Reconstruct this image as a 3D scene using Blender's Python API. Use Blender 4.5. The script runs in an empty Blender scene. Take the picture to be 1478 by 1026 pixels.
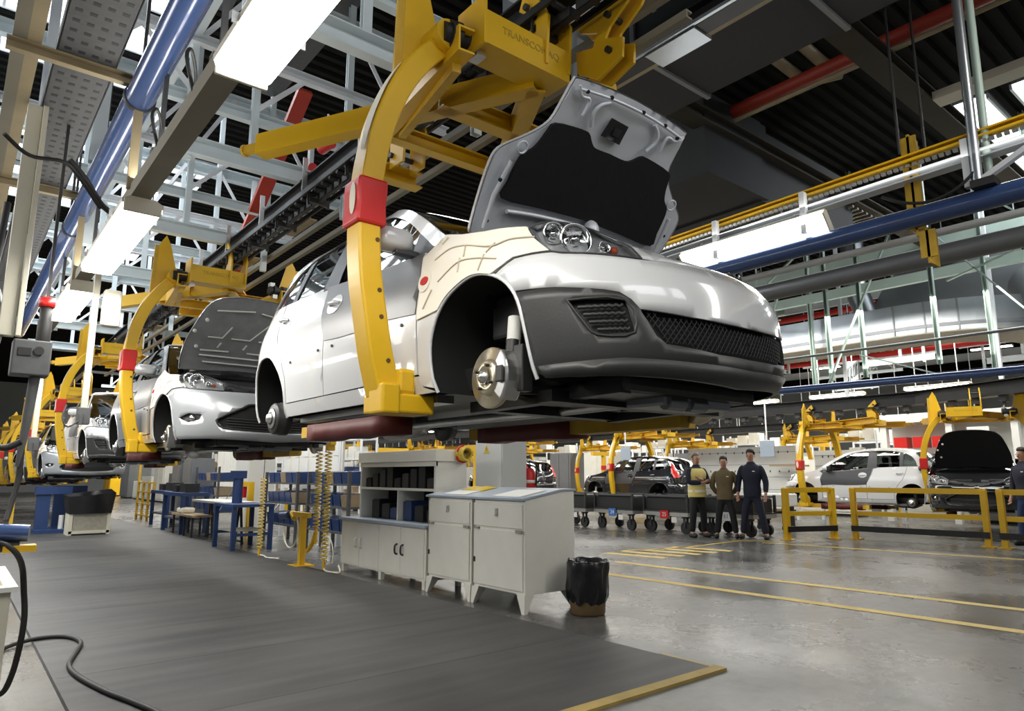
import bpy, bmesh, math, random
import numpy as np
from math import pi, sin, cos, radians, hypot
from mathutils import Vector, Matrix, noise
from mathutils.geometry import delaunay_2d_cdt
random.seed(7)
sc = bpy.context.scene
COL = sc.collection
# ---------------------------------------------------------------- camera, world, light, exposure
cd = bpy.data.cameras.new('camera'); cam = bpy.data.objects.new('camera', cd); COL.objects.link(cam)
cd.sensor_width = 36.0; cd.lens = 36.0 * 985 / 1478; cd.clip_end = 300; cd.clip_start = 0.05
cam.location = (0, 0, 1.3); cam.rotation_euler = (radians(90 + 9.9), 0, radians(-39.3))
sc.camera = cam
w = bpy.data.worlds.new('hall_surround'); sc.world = w; w.use_nodes = True
bg = w.node_tree.nodes['Background']; bg.inputs[0].default_value = (0.93, 0.96, 1.0, 1); bg.inputs[1].default_value = 0.19
vs = sc.view_settings; vs.view_transform = 'Standard'; vs.look = 'None'; vs.gamma = 1.0; vs.use_curve_mapping = False
vs.exposure = 0.0
sc.cycles.use_denoising = True
sc.cycles.max_bounces = 6; sc.cycles.diffuse_bounces = 3; sc.cycles.glossy_bounces = 3; sc.cycles.transparent_max_bounces = 8
sc.cycles.transmission_bounces = 4; sc.cycles.caustics_reflective = False; sc.cycles.caustics_refractive = False
sc.cycles.sample_clamp_indirect = 4.0

def area_light(loc, sx, sy, power, rot=(0, 0, 0), col=(1, .97, .9)):
    l = bpy.data.lights.new('hall_and_fill_light', 'AREA'); l.shape = 'RECTANGLE'; l.size = sx; l.size_y = sy; l.energy = power; l.color = col
    o = bpy.data.objects.new('hall_and_fill_light', l); COL.objects.link(o); o.location = loc; o.rotation_euler = rot
    return o
# lamp rows of the hall: the row over this line's operators, the row over the aisle, the neighbouring bays, with some added fills among them
for yy, pw in ((0.2, 12), (1.75, 26), (5.25, 48), (7.5, 44), (11.5, 50), (16, 50)):
    area_light((0.75, yy, 2.74), .2, 1.5, pw)
area_light((-3.2, -0.5, 3.9), 1.2, 6, 50, (0, radians(-62), 0), (1, .98, .94))
area_light((-3.2, 8, 3.9), 1.2, 8, 215, (0, radians(-62), 0), (1, .98, .94))
area_light((4.4, 10.5, 4.6), .5, 9, 170)
area_light((5.2, -1.5, 4.2), .6, 4, 90, (radians(38), 0, 0))  # unseen fill, tilted to brighten the desk sides
area_light((5.85, 3.4, 3.36), .2, 1.5, 12, (0, radians(30), 0))
area_light((9.5, 6.5, 5.2), 1.0, 9, 60)
area_light((9.5, 20, 5.2), 1.0, 14, 330)
for xx in (15.2, 19.5):
    area_light((xx, 8, 4.9), .8, 12, 430)
    area_light((xx, 22, 4.9), .8, 14, 420)
area_light((26, 16, 5.5), 2, 24, 1500)
area_light((34, 30, 5.5), 3, 40, 2200)  # broad fill added to brighten the dark far bays and wall
area_light((14, 44, 5.5), 20, 3, 2000)  # broad fill added to brighten the hall's far end
area_light((4, 27, 5.5), 3, 16, 900)
area_light((-2, 17, 5.0), 2, 10, 350)

# added upward fill above the batten row, brightening the frames and pipes overhead
area_light((0.75, 6.5, 3.12), .12, 12, 55, (pi, 0, 0))
# added unseen fill behind and above the camera, brightening the frame faces
area_light((1.6, -3.5, 5.8), 5, 1.2, 125, (radians(84), 0, 0), (.95, .97, 1))
area_light((5.9, 2.5, 3.75), .12, 6, 6, (pi, 0, 0))  # added upward fill over the aisle lamp
area_light((15.4, 8, 3.6), .2, 14, 120, (pi, 0, 0))  # added upward fill over the front of the far line
# daylight falling through the roof strips
for xx, yy, sx, sy, pw in ((-.6, 11.2, 5.5, 3.6, 520), (-.6, 17.6, 5.5, 5, 520), (3.3, 16, 1.4, 2.4, 160), (18, 2.5, 8, 3, 420)):
    area_light((xx, yy, 8.05), sx, sy, pw, (0, 0, 0), (.9, .95, 1))

# ---------------------------------------------------------------- materials
MATS = {}
def pm(name, col, rough=.5, metal=0., var=.12, scale=6., bump=0., emit=0., coat=0., spec=.5, alpha=1., stretch=None, trans=0.):
    m = bpy.data.materials.new(name); m.use_nodes = True; MATS[name] = m
    nt = m.node_tree; b = nt.nodes['Principled BSDF']
    c = (*col, 1)
    b.inputs['Base Color'].default_value = c; b.inputs['Roughness'].default_value = rough; b.inputs['Metallic'].default_value = metal
    b.inputs['Specular IOR Level'].default_value = spec; b.inputs['Coat Weight'].default_value = coat
    if trans: b.inputs['Transmission Weight'].default_value = trans
    if emit: b.inputs['Emission Color'].default_value = c; b.inputs['Emission Strength'].default_value = emit
    if var or bump:
        tc = nt.nodes.new('ShaderNodeTexCoord'); no = nt.nodes.new('ShaderNodeTexNoise'); no.inputs['Scale'].default_value = scale; no.inputs['Detail'].default_value = 5
        if stretch:
            mp = nt.nodes.new('ShaderNodeMapping'); mp.inputs['Scale'].default_value = stretch
            nt.links.new(tc.outputs['Object'], mp.inputs[0]); nt.links.new(mp.outputs[0], no.inputs['Vector'])
        else:
            nt.links.new(tc.outputs['Object'], no.inputs['Vector'])
        if var:
            mx = nt.nodes.new('ShaderNodeMix'); mx.data_type = 'RGBA'
            mx.inputs[6].default_value = tuple(max(0, v * (1 - var)) for v in col) + (1,)
            mx.inputs[7].default_value = tuple(min(1, v * (1 + var)) for v in col) + (1,)
            nt.links.new(no.outputs['Fac'], mx.inputs[0]); nt.links.new(mx.outputs[2], b.inputs['Base Color'])
        if bump:
            bp = nt.nodes.new('ShaderNodeBump'); bp.inputs['Strength'].default_value = bump; bp.inputs['Distance'].default_value = .01
            nt.links.new(no.outputs['Fac'], bp.inputs['Height']); nt.links.new(bp.outputs[0], b.inputs['Normal'])
    return m
M = MATS
pm('white_paint', (.68, .685, .69), .22, 0, .02, 2, coat=.6)
pm('silver_paint', (.44, .46, .48), .28, .35, .03, 2, coat=.6)
pm('black_paint', (.012, .013, .016), .16, 0, .1, 2, coat=.8)
pm('black_plastic', (.012, .012, .013), .55, 0, .2, 20)
pm('bumper_plastic', (.032, .032, .031), .42, 0, .12, 90, .05)
pm('void_black', (.006, .006, .006), .8, 0, 0)
pm('film_grey', (.125, .128, .136), .38, 0, .22, 3, .12)
pm('film_dark', (.05, .05, .055), .4, 0, .2, 3, .1)
pm('cover_cream', (.82, .77, .66), .45, 0, .07, 5, .05)
pm('cover_line', (.58, .50, .38), .5, 0, .1, 5)
pm('steel_bright', (.62, .62, .60), .3, .9, .12, 14)
pm('steel_dark', (.06, .06, .06), .45, .6, .35, 9)
pm('disc_steel', (.62, .56, .42), .28, .85, .25, 7)
pm('hood_inner', (.80, .83, .88), .36, .15, .05, 4)
pm('insulation', (.006, .006, .007), .9, 0, .2, 12, .3)
pm('insulation_grey', (.27, .275, .285), .7, 0, .25, 10, .4)
pm('chrome', (.8, .8, .8), .1, 1, 0)
pm('lamp_red', (.55, .02, .015), .2, 0, .1)
pm('lamp_amber', (.75, .12, .03), .25, 0, .05)
pm('lamp_dark', (.62, .63, .65), .22, .35, .1)
pm('yellow_paint', (.72, .43, .012), .38, 0, .10, 3.5, .03)
pm('yellow_worn', (.60, .37, .03), .5, 0, .3, 8)
pm('wear_white', (.70, .66, .52), .6, 0, .15, 12)
pm('wear_dark', (.10, .055, .008), .7, 0, .3, 20)
pm('letter_grey', (.47, .31, .025), .6, 0, .3, 30)
pm('red_pad', (.55, .012, .010), .38, 0, .12, 8, .25)
pm('red_pad_dark', (.10, .010, .008), .6, 0, .3, 7, .3)
pm('rail_black', (.018, .018, .019), .42, .3, .4, 6)
pm('frame_teal', (.69, .77, .80), .5, .1, .12, 3)
pm('frame_white', (.78, .81, .84), .5, .1, .1, 3)
pm('frame_green', (.40, .50, .45), .5, .1, .12, 3)
pm('frame_olive', (.22, .20, .15), .6, 0, .2, 3)
pm('beam_brown', (.36, .29, .17), .6, 0, .2, 5)
pm('post_cream', (.62, .59, .48), .5, 0, .08, 4)
pm('tray_grey', (.085, .087, .09), .6, .1, .3, 14)
pm('pipe_blue', (.045, .085, .22), .22, .15, .12, 4, coat=.4)
pm('blue_paint', (.018, .045, .14), .45, 0, .2, 5)
pm('red_paint', (.36, .035, .018), .5, 0, .15, 4)
pm('duct_grey', (.23, .24, .255), .42, .55, .12, 2.5)
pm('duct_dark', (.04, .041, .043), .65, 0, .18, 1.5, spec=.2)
pm('galvanised', (.42, .45, .48), .32, .8, .18, 2.2)
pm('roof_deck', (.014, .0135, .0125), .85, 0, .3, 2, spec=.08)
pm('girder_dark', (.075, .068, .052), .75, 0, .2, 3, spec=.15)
pm('cabinet_cream', (.80, .785, .71), .42, 0, .09, 4, .03)
pm('cabinet_grime', (.34, .32, .26), .6, 0, .3, 14)
pm('column_white', (.60, .61, .60), .5, 0, .04, 3)
pm('worktop_blue', (.36, .42, .50), .3, 0, .1, 5)
pm('paper', (.78, .78, .74), .7, 0, .04)
pm('bag_black', (.010, .010, .012), .24, 0, .2, 9, .6)
pm('bin_brown', (.13, .085, .035), .6, 0, .2, 12)
pm('wood', (.40, .30, .18), .55, 0, .3, 6, .1, stretch=(1, 9, 1))
pm('cardboard', (.36, .27, .17), .8, 0, .15, 8)
pm('rubber', (.012, .012, .012), .6, 0, .2, 20)
pm('hose_yellow', (.70, .50, .05), .4, 0, .05)
pm('skin', (.46, .24, .16), .5, 0, .06, 20)
pm('hair_dark', (.02, .014, .01), .6, 0, .2, 60)
pm('hair_grey', (.20, .18, .16), .6, 0, .2, 60)
pm('cloth_navy', (.010, .013, .03), .8, 0, .2, 25, .2)
pm('cloth_black', (.010, .010, .012), .8, 0, .2, 25, .2)
pm('cloth_khaki', (.15, .11, .055), .85, 0, .2, 25, .2)
pm('vest_yellow', (.75, .62, .20), .6, 0, .1, 20)
pm('vest_band', (.85, .82, .70), .4, 0, .05)
pm('edge_yellow', (.34, .24, .06), .6, 0, .35, 6)
pm('line_yellow', (.62, .43, .06), .5, 0, .3, 5)
pm('plastic_blue', (.022, .055, .17), .4, 0, .1, 5)
pm('panel_white', (.74, .74, .70), .55, 0, .05, 3)
pm('board_hole', (.10, .10, .10), .8, 0, 0)
pm('sign_blue', (.05, .16, .45), .4, 0, 0)
pm('tube_glow', (1, .985, .93), .5, 0, 0, emit=9.0)
pm('sky_pane', (.93, .97, 1), .5, 0, 0, emit=2.6)
pm('far_wall', (.45, .47, .47), .8, 0, .1, .6)

def glass_mat(name, tint, gl=.12, rough=.03):
    m = bpy.data.materials.new(name); m.use_nodes = True; MATS[name] = m; nt = m.node_tree; nt.nodes.clear()
    o = nt.nodes.new('ShaderNodeOutputMaterial'); t = nt.nodes.new('ShaderNodeBsdfTransparent'); g = nt.nodes.new('ShaderNodeBsdfGlossy')
    mx = nt.nodes.new('ShaderNodeMixShader'); lw = nt.nodes.new('ShaderNodeLayerWeight'); lw.inputs[0].default_value = .35
    ma = nt.nodes.new('ShaderNodeMath'); ma.operation = 'MULTIPLY_ADD'; ma.inputs[1].default_value = .8; ma.inputs[2].default_value = gl
    t.inputs[0].default_value = (*tint, 1); g.inputs[1].default_value = rough
    nt.links.new(lw.outputs['Fresnel'], ma.inputs[0]); nt.links.new(ma.outputs[0], mx.inputs[0])
    nt.links.new(t.outputs[0], mx.inputs[1]); nt.links.new(g.outputs[0], mx.inputs[2]); nt.links.new(mx.outputs[0], o.inputs[0])
glass_mat('car_glass', (.42, .47, .47)); glass_mat('lamp_lens', (.95, .96, .96), .05)

def floor_material():
    m = bpy.data.materials.new('polished_concrete'); m.use_nodes = True; MATS['polished_concrete'] = m; nt = m.node_tree; b = nt.nodes['Principled BSDF']
    L = nt.links.new
    tc = nt.nodes.new('ShaderNodeTexCoord')
    n1 = nt.nodes.new('ShaderNodeTexNoise'); n1.inputs['Scale'].default_value = .55; n1.inputs['Detail'].default_value = 8; n1.inputs['Roughness'].default_value = .62
    n2 = nt.nodes.new('ShaderNodeTexNoise'); n2.inputs['Scale'].default_value = 9; n2.inputs['Detail'].default_value = 6
    n3 = nt.nodes.new('ShaderNodeTexNoise'); n3.inputs['Scale'].default_value = 45; n3.inputs['Detail'].default_value = 2
    for n in (n1, n2, n3): L(tc.outputs['Object'], n.inputs['Vector'])
    r1 = nt.nodes.new('ShaderNodeValToRGB'); e = r1.color_ramp.elements
    e[0].position = .3; e[0].color = (.078, .077, .074, 1); e[1].position = .72; e[1].color = (.18, .177, .168, 1)
    L(n1.outputs['Fac'], r1.inputs[0])
    mx = nt.nodes.new('ShaderNodeMix'); mx.data_type = 'RGBA'; mx.blend_type = 'MULTIPLY'; mx.inputs[0].default_value = .55
    r2 = nt.nodes.new('ShaderNodeValToRGB'); r2.color_ramp.elements[0].position = .3; r2.color_ramp.elements[0].color = (.55, .54, .52, 1); r2.color_ramp.elements[1].position = .6
    L(n2.outputs['Fac'], r2.inputs[0]); L(r1.outputs[0], mx.inputs[6]); L(r2.outputs[0], mx.inputs[7]); L(mx.outputs[2], b.inputs['Base Color'])
    mr = nt.nodes.new('ShaderNodeMapRange'); mr.inputs[1].default_value = .3; mr.inputs[2].default_value = .7; mr.inputs[3].default_value = .15; mr.inputs[4].default_value = .40; b.inputs['Specular IOR Level'].default_value = .28
    L(n1.outputs['Fac'], mr.inputs[0]); L(mr.outputs[0], b.inputs['Roughness'])
    bp = nt.nodes.new('ShaderNodeBump'); bp.inputs['Strength'].default_value = .08; bp.inputs['Distance'].default_value = .01; L(n3.outputs['Fac'], bp.inputs['Height']); L(bp.outputs[0], b.inputs['Normal'])
def mat_rubber():
    m = bpy.data.materials.new('rubber_mat'); m.use_nodes = True; MATS['rubber_mat'] = m; nt = m.node_tree; b = nt.nodes['Principled BSDF']; L = nt.links.new
    tc = nt.nodes.new('ShaderNodeTexCoord')
    n1 = nt.nodes.new('ShaderNodeTexNoise'); n1.inputs['Scale'].default_value = .7; n1.inputs['Detail'].default_value = 7
    mp = nt.nodes.new('ShaderNodeMapping'); mp.inputs['Scale'].default_value = (.6, 5, 1); n2 = nt.nodes.new('ShaderNodeTexNoise'); n2.inputs['Scale'].default_value = 1.2; n2.inputs['Detail'].default_value = 5
    n4 = nt.nodes.new('ShaderNodeTexNoise'); n4.inputs['Scale'].default_value = 60
    wv = nt.nodes.new('ShaderNodeTexWave'); wv.inputs['Scale'].default_value = 48; wv.bands_direction = 'Y'
    L(tc.outputs['Object'], n1.inputs['Vector']); L(tc.outputs['Object'], mp.inputs[0]); L(mp.outputs[0], n2.inputs['Vector']); L(tc.outputs['Object'], wv.inputs['Vector']); L(tc.outputs['Object'], n4.inputs['Vector'])
    ad = nt.nodes.new('ShaderNodeMath'); ad.operation = 'ADD'; L(n1.outputs['Fac'], ad.inputs[0]); L(n2.outputs['Fac'], ad.inputs[1])
    r = nt.nodes.new('ShaderNodeValToRGB'); e = r.color_ramp.elements; e[0].position = .38; e[0].color = (.024, .0245, .0255, 1); e[1].position = .66; e[1].color = (.070, .069, .065, 1)
    hm = nt.nodes.new('ShaderNodeMath'); hm.operation = 'MULTIPLY'; hm.inputs[1].default_value = .5; L(ad.outputs[0], hm.inputs[0]); L(hm.outputs[0], r.inputs[0]); L(r.outputs[0], b.inputs['Base Color'])
    b.inputs['Roughness'].default_value = .52
    bp = nt.nodes.new('ShaderNodeBump'); bp.inputs['Strength'].default_value = .25; bp.inputs['Distance'].default_value = .003
    a2 = nt.nodes.new('ShaderNodeMath'); a2.operation = 'ADD'; L(wv.outputs['Fac'], a2.inputs[0]); L(n4.outputs['Fac'], a2.inputs[1]); L(a2.outputs[0], bp.inputs['Height']); L(bp.outputs[0], b.inputs['Normal'])
floor_material(); mat_rubber()

# ---------------------------------------------------------------- object helpers
def link(o, parent=None):
    COL.objects.link(o)
    if parent is not None: o.parent = parent
    return o
def tag(o, label=None, cat=None, group=None, kind=None):
    if label: o['label'] = label
    if cat: o['category'] = cat
    if group: o['group'] = group
    if kind: o['kind'] = kind
    return o
def thing(name, label, cat, loc=(0, 0, 0), rz=0., group=None):
    o = bpy.data.objects.new(name, None); o.empty_display_size = .1; link(o); o.location = loc; o.rotation_euler = (0, 0, rz)
    return tag(o, label, cat, group)
def frame_of(d, up=(0, 0, 1)):
    d = Vector(d).normalized(); u = Vector(up)
    if abs(d.dot(u)) > .98: u = Vector((0, 1, 0)) if abs(d.y) < .9 else Vector((1, 0, 0))
    x = d.cross(u).normalized(); y = x.cross(d).normalized()
    return d, x, y
class MB:
    def __init__(s): s.v = []; s.f = []; s.sm = []
    def add(s, vs_, fs, smooth=False):
        n = len(s.v); s.v += [tuple(p) for p in vs_]; s.f += [tuple(i + n for i in f) for f in fs]; s.sm += [smooth] * len(fs); return s
    def box(s, x0, y0, z0, x1, y1, z1):
        return s.add([(x0, y0, z0), (x1, y0, z0), (x1, y1, z0), (x0, y1, z0), (x0, y0, z1), (x1, y0, z1), (x1, y1, z1), (x0, y1, z1)],
                     [(3, 2, 1, 0), (4, 5, 6, 7), (0, 1, 5, 4), (1, 2, 6, 5), (2, 3, 7, 6), (3, 0, 4, 7)])
    def cbox(s, c, d): return s.box(c[0] - d[0] / 2, c[1] - d[1] / 2, c[2] - d[2] / 2, c[0] + d[0] / 2, c[1] + d[1] / 2, c[2] + d[2] / 2)
    def bar(s, a, b, w_, h, up=(0, 0, 1)):
        a, b = Vector(a), Vector(b); d, x, y = frame_of(b - a, up); vs_ = []
        for p in (a, b):
            for i, j in ((-1, -1), (1, -1), (1, 1), (-1, 1)): vs_.append(p + x * i * w_ / 2 + y * j * h / 2)
        return s.add(vs_, [(0, 1, 2, 3), (7, 6, 5, 4), (0, 4, 5, 1), (1, 5, 6, 2), (2, 6, 7, 3), (3, 7, 4, 0)])
    def channel(s, a, b, w_, h, t=.012, up=(0, 0, 1), kind='C'):
        a, b = Vector(a), Vector(b); d, x, y = frame_of(b - a, up)
        if kind == 'C': pr = [(-w_/2, -h/2), (w_/2, -h/2), (w_/2, -h/2 + t), (-w_/2 + t, -h/2 + t), (-w_/2 + t, h/2 - t), (w_/2, h/2 - t), (w_/2, h/2), (-w_/2, h/2)]
        else: pr = [(-w_/2, -h/2), (w_/2, -h/2), (w_/2, -h/2 + t), (t/2, -h/2 + t), (t/2, h/2 - t), (w_/2, h/2 - t), (w_/2, h/2), (-w_/2, h/2), (-w_/2, h/2 - t), (-t/2, h/2 - t), (-t/2, -h/2 + t), (-w_/2, -h/2 + t)]
        n = len(pr); vs_ = [p + x * i + y * j for p in (a, b) for i, j in pr]
        return s.add(vs_, [tuple(range(n)), tuple(range(2*n - 1, n - 1, -1))] + [(i, i + n, (i + 1) % n + n, (i + 1) % n) for i in range(n)])
    def tube(s, pts, r, n=10, cap=True, smooth=True):
        pts = [Vector(p) for p in pts]; vs_ = []; fs = []; px = None
        for i, p in enumerate(pts):
            t = (pts[min(i + 1, len(pts) - 1)] - pts[max(i - 1, 0)])
            if t.length < 1e-9: t = Vector((0, 0, 1))
            t.normalize()
            if px is None: _, px, _ = frame_of(t)
            px = (px - t * px.dot(t)).normalized(); py = t.cross(px)
            rr = r[i] if isinstance(r, (list, tuple)) else r
            for k in range(n):
                a = 2 * pi * k / n; vs_.append(p + px * cos(a) * rr + py * sin(a) * rr)
        for i in range(len(pts) - 1):
            for k in range(n): fs.append((i*n + k, i*n + (k+1) % n, (i+1)*n + (k+1) % n, (i+1)*n + k))
        s.add(vs_, fs, smooth)
        if cap:
            m = len(pts)
            s.add(vs_[:n], [tuple(range(n - 1, -1, -1))]); s.add(vs_[(m-1)*n:], [tuple(range(n))])
        return s
    def cyl(s, a, b, r, n=16, r2=None, smooth=True): return s.tube([a, b], [r, r if r2 is None else r2], n, True, smooth)
    def lathe(s, prof, org=(0, 0, 0), axis=(0, 0, 1), n=20, smooth=True):
        d, x, y = frame_of(axis); o = Vector(org); vs_ = []; fs = []
        for r, h in prof:
            for k in range(n): a = 2 * pi * k / n; vs_.append(o + d * h + x * cos(a) * r + y * sin(a) * r)
        for i in range(len(prof) - 1):
            for k in range(n): fs.append((i*n + k, (i+1)*n + k, (i+1)*n + (k+1) % n, i*n + (k+1) % n))
        return s.add(vs_, fs, smooth)
    def prism(s, poly, fn0, fn1):
        """polygon (2D list) placed by fn0 and fn1 to the two end faces"""
        n = len(poly); vs_ = [fn0(*p) for p in poly] + [fn1(*p) for p in poly]
        return s.add(vs_, [tuple(range(n - 1, -1, -1)), tuple(range(n, 2*n))] + [(i, (i+1) % n, (i+1) % n + n, i + n) for i in range(n)])
    def sphere(s, c, r, n=12, m=8, sc_=(1, 1, 1)):
        vs_ = []; fs = []
        for i in range(m + 1):
            th = pi * i / m
            for k in range(n): a = 2*pi*k/n; vs_.append((c[0] + r*sc_[0]*sin(th)*cos(a), c[1] + r*sc_[1]*sin(th)*sin(a), c[2] + r*sc_[2]*cos(th)))
        for i in range(m):
            for k in range(n): fs.append((i*n + k, (i+1)*n + k, (i+1)*n + (k+1) % n, i*n + (k+1) % n))
        return s.add(vs_, fs, True)
    def grid(s, fn, nu, nv, smooth=True):
        vs_ = [fn(i / nu, j / nv) for i in range(nu + 1) for j in range(nv + 1)]
        return s.add(vs_, [(i*(nv+1) + j, (i+1)*(nv+1) + j, (i+1)*(nv+1) + j + 1, i*(nv+1) + j + 1) for i in range(nu) for j in range(nv)], smooth)
    def build(s, name, mat, parent=None, world=False, bevel=0., label=None, solid=0., weld=False, origin=None):
        o_ = Vector((0, 0, 0))
        if world and parent is not None: o_ = Vector(parent.location)
        if origin is not None: o_ = Vector(origin)
        me = bpy.data.meshes.new(name); me.from_pydata([tuple(Vector(p) - o_) for p in s.v], [], s.f)
        me.polygons.foreach_set('use_smooth', s.sm); me.materials.append(M[mat] if isinstance(mat, str) else mat)
        bm = bmesh.new(); bm.from_mesh(me)
        if weld: bmesh.ops.remove_doubles(bm, verts=bm.verts, dist=1e-4)
        bmesh.ops.recalc_face_normals(bm, faces=bm.faces); bm.to_mesh(me); bm.free(); me.update()
        o = bpy.data.objects.new(name, me); link(o, parent)
        if origin is not None: o.location = origin
        if solid: md = o.modifiers.new('thickness', 'SOLIDIFY'); md.thickness = solid; md.offset = -1
        if bevel: md = o.modifiers.new('bevel', 'BEVEL'); md.width = bevel; md.segments = 2; md.limit_method = 'ANGLE'
        if label: o['label'] = label
        return o
def single(mb, name, mat, label, cat, group=None, origin=None, kind=None, **kw):
    """a thing that is one mesh, given in world coordinates; its origin goes to its base"""
    if origin is None:
        a = np.array(mb.v); origin = ((a[:, 0].min() + a[:, 0].max()) / 2, (a[:, 1].min() + a[:, 1].max()) / 2, a[:, 2].min())
    return tag(mb.build(name, mat, origin=origin, **kw), label, cat, group, kind)
KIDS = {}
def kids_map():
    KIDS.clear()
    for o in COL.objects:
        if o.parent: KIDS.setdefault(o.parent, []).append(o)
def copy_tree(o, parent=None, skip=()):
    if parent is None: kids_map()
    c = o.copy(); COL.objects.link(c)
    if parent: c.parent = parent
    for ch in KIDS.get(o, []):
        if not any(ch.name.split('.')[0] == k for k in skip): copy_tree(ch, c, skip)
    return c
def place(o, loc, rz=0., label=None, group=None, skip=()):
    c = copy_tree(o, None, skip); c.location = loc; c.rotation_euler = (0, 0, rz)
    if label: c['label'] = label
    if group: c['group'] = group
    elif 'group' in c: del c['group']
    return c
def recolor(root, mapping):
    kids_map(); st = [root]
    while st:
        o = st.pop(); st += KIDS.get(o, [])
        if o.type == 'MESH':
            for sl in o.material_slots:
                k = sl.material.name
                if k in mapping: sl.link = 'OBJECT'; sl.material = M[mapping[k]]
def text_part(name, body, size, mat, parent, loc, xdir, ydir, depth=.002, align='CENTER'):
    """raised lettering lying in the plane of xdir (reading direction) and ydir (up)"""
    cu = bpy.data.curves.new(name, 'FONT'); cu.body = body; cu.size = size; cu.extrude = depth; cu.align_x = align; cu.align_y = 'CENTER'; cu.resolution_u = 3
    o = bpy.data.objects.new(name, cu); COL.objects.link(o)
    x = Vector(xdir).normalized(); y = Vector(ydir).normalized(); z = x.cross(y)
    R = Matrix((x, y, z)).transposed().to_4x4(); R.translation = Vector(loc)
    dg = bpy.context.evaluated_depsgraph_get(); me = bpy.data.meshes.new_from_object(o.evaluated_get(dg)); me.transform(R)
    COL.objects.unlink(o); bpy.data.objects.remove(o)
    me.materials.clear(); me.materials.append(M[mat]); q = bpy.data.objects.new(name, me); link(q, parent)
    return q
def arc(c, r, a0, a1, n): return [(c[0] + r * cos(radians(a0 + (a1 - a0) * k / n)), c[1] + r * sin(radians(a0 + (a1 - a0) * k / n))) for k in range(n + 1)]
# ---------------------------------------------------------------- car bodies
def interp(tab, z): return float(np.interp(z, [t[0] for t in tab], [t[1] for t in tab]))
class Body:
    """car body skin addressed by s (run along the plan outline from the middle of the front, round the side, to the middle of the rear) and z"""
    def __init__(s, L, W, uc, nf, ur, nr, ds, df, dr):
        s.L, s.W, s.ds, s.df, s.dr = L, W, ds, df, dr
        pts = []
        for k in range(201):
            th = pi/2*(1 - k/200); c, q = max(cos(th), 0), max(sin(th), 0); pts.append((-W*c**(2/nf), uc - uc*q**(2/nf)))
        for k in range(1, 60): pts.append((-W, uc + (L - ur - uc)*k/60))
        for k in range(201):
            th = pi/2*k/200; c, q = max(cos(th), 0), max(sin(th), 0); pts.append((-W*c**(2/nr), L - ur + ur*q**(2/nr)))
        p = np.array(pts); d = np.r_[0, np.cumsum(np.hypot(*np.diff(p, axis=0).T))]; S = np.linspace(0, d[-1], 700)
        s.S = S; s.smax = float(d[-1]); s.px = np.interp(S, d, p[:, 0]); s.pu = np.interp(S, d, p[:, 1])
        tx = np.gradient(s.px, S); tu = np.gradient(s.pu, S); k = np.ones(9)/9
        tx = np.convolve(np.pad(tx, 4, 'edge'), k, 'valid'); tu = np.convolve(np.pad(tu, 4, 'edge'), k, 'valid')
        l = np.hypot(tx, tu); s.nx = -tu/l; s.nu = tx/l
        s.nx[0] = 0; s.nu[0] = -1; s.nx[-1] = 0; s.nu[-1] = 1
    def su(s, u): return float(np.interp(u, s.pu, s.S))
    def P(s, S, z, off=0., side=-1):
        x = np.interp(S, s.S, s.px); u = np.interp(S, s.S, s.pu); nx = np.interp(S, s.S, s.nx); nu = np.interp(S, s.S, s.nu)
        n = hypot(nx, nu); nx /= n; nu /= n; e = nx*nx
        d = e*interp(s.ds, z) + (1 - e)*(interp(s.df, z) if nu < 0 else interp(s.dr, z)) - off
        return Vector((-side*(x - nx*d), u - nu*d, z))
def resample(poly, step):
    out = []
    for i, a in enumerate(poly):
        b = poly[(i + 1) % len(poly)]; l = hypot(b[0] - a[0], b[1] - a[1]); n = max(1, int(math.ceil(l/step)))
        out += [(a[0] + (b[0] - a[0])*k/n, a[1] + (b[1] - a[1])*k/n) for k in range(n)]
    return out
def smooth_line(pts, n=4):
    """Catmull-Rom through an open run of 2D points"""
    out = []; P_ = [pts[0]] + list(pts) + [pts[-1]]
    for i in range(1, len(P_) - 2):
        for k in range(n):
            t = k/n; a, b, c, d = P_[i-1], P_[i], P_[i+1], P_[i+2]
            out.append(tuple(.5*(2*b[j] + (c[j]-a[j])*t + (2*a[j]-5*b[j]+4*c[j]-d[j])*t*t + (3*b[j]-a[j]-3*c[j]+d[j])*t**3) for j in range(len(b))))
    return out + [tuple(pts[-1])]
def inside(poly, X, Y):
    p = np.array(poly); r = np.zeros(len(X), bool); j = len(p) - 1
    for i in range(len(p)):
        c = ((p[i, 1] > Y) != (p[j, 1] > Y))
        with np.errstate(divide='ignore', invalid='ignore'): xx = (p[j, 0] - p[i, 0])*(Y - p[i, 1])/(p[j, 1] - p[i, 1]) + p[i, 0]
        r ^= c & (X < xx); j = i
    return r
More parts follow.
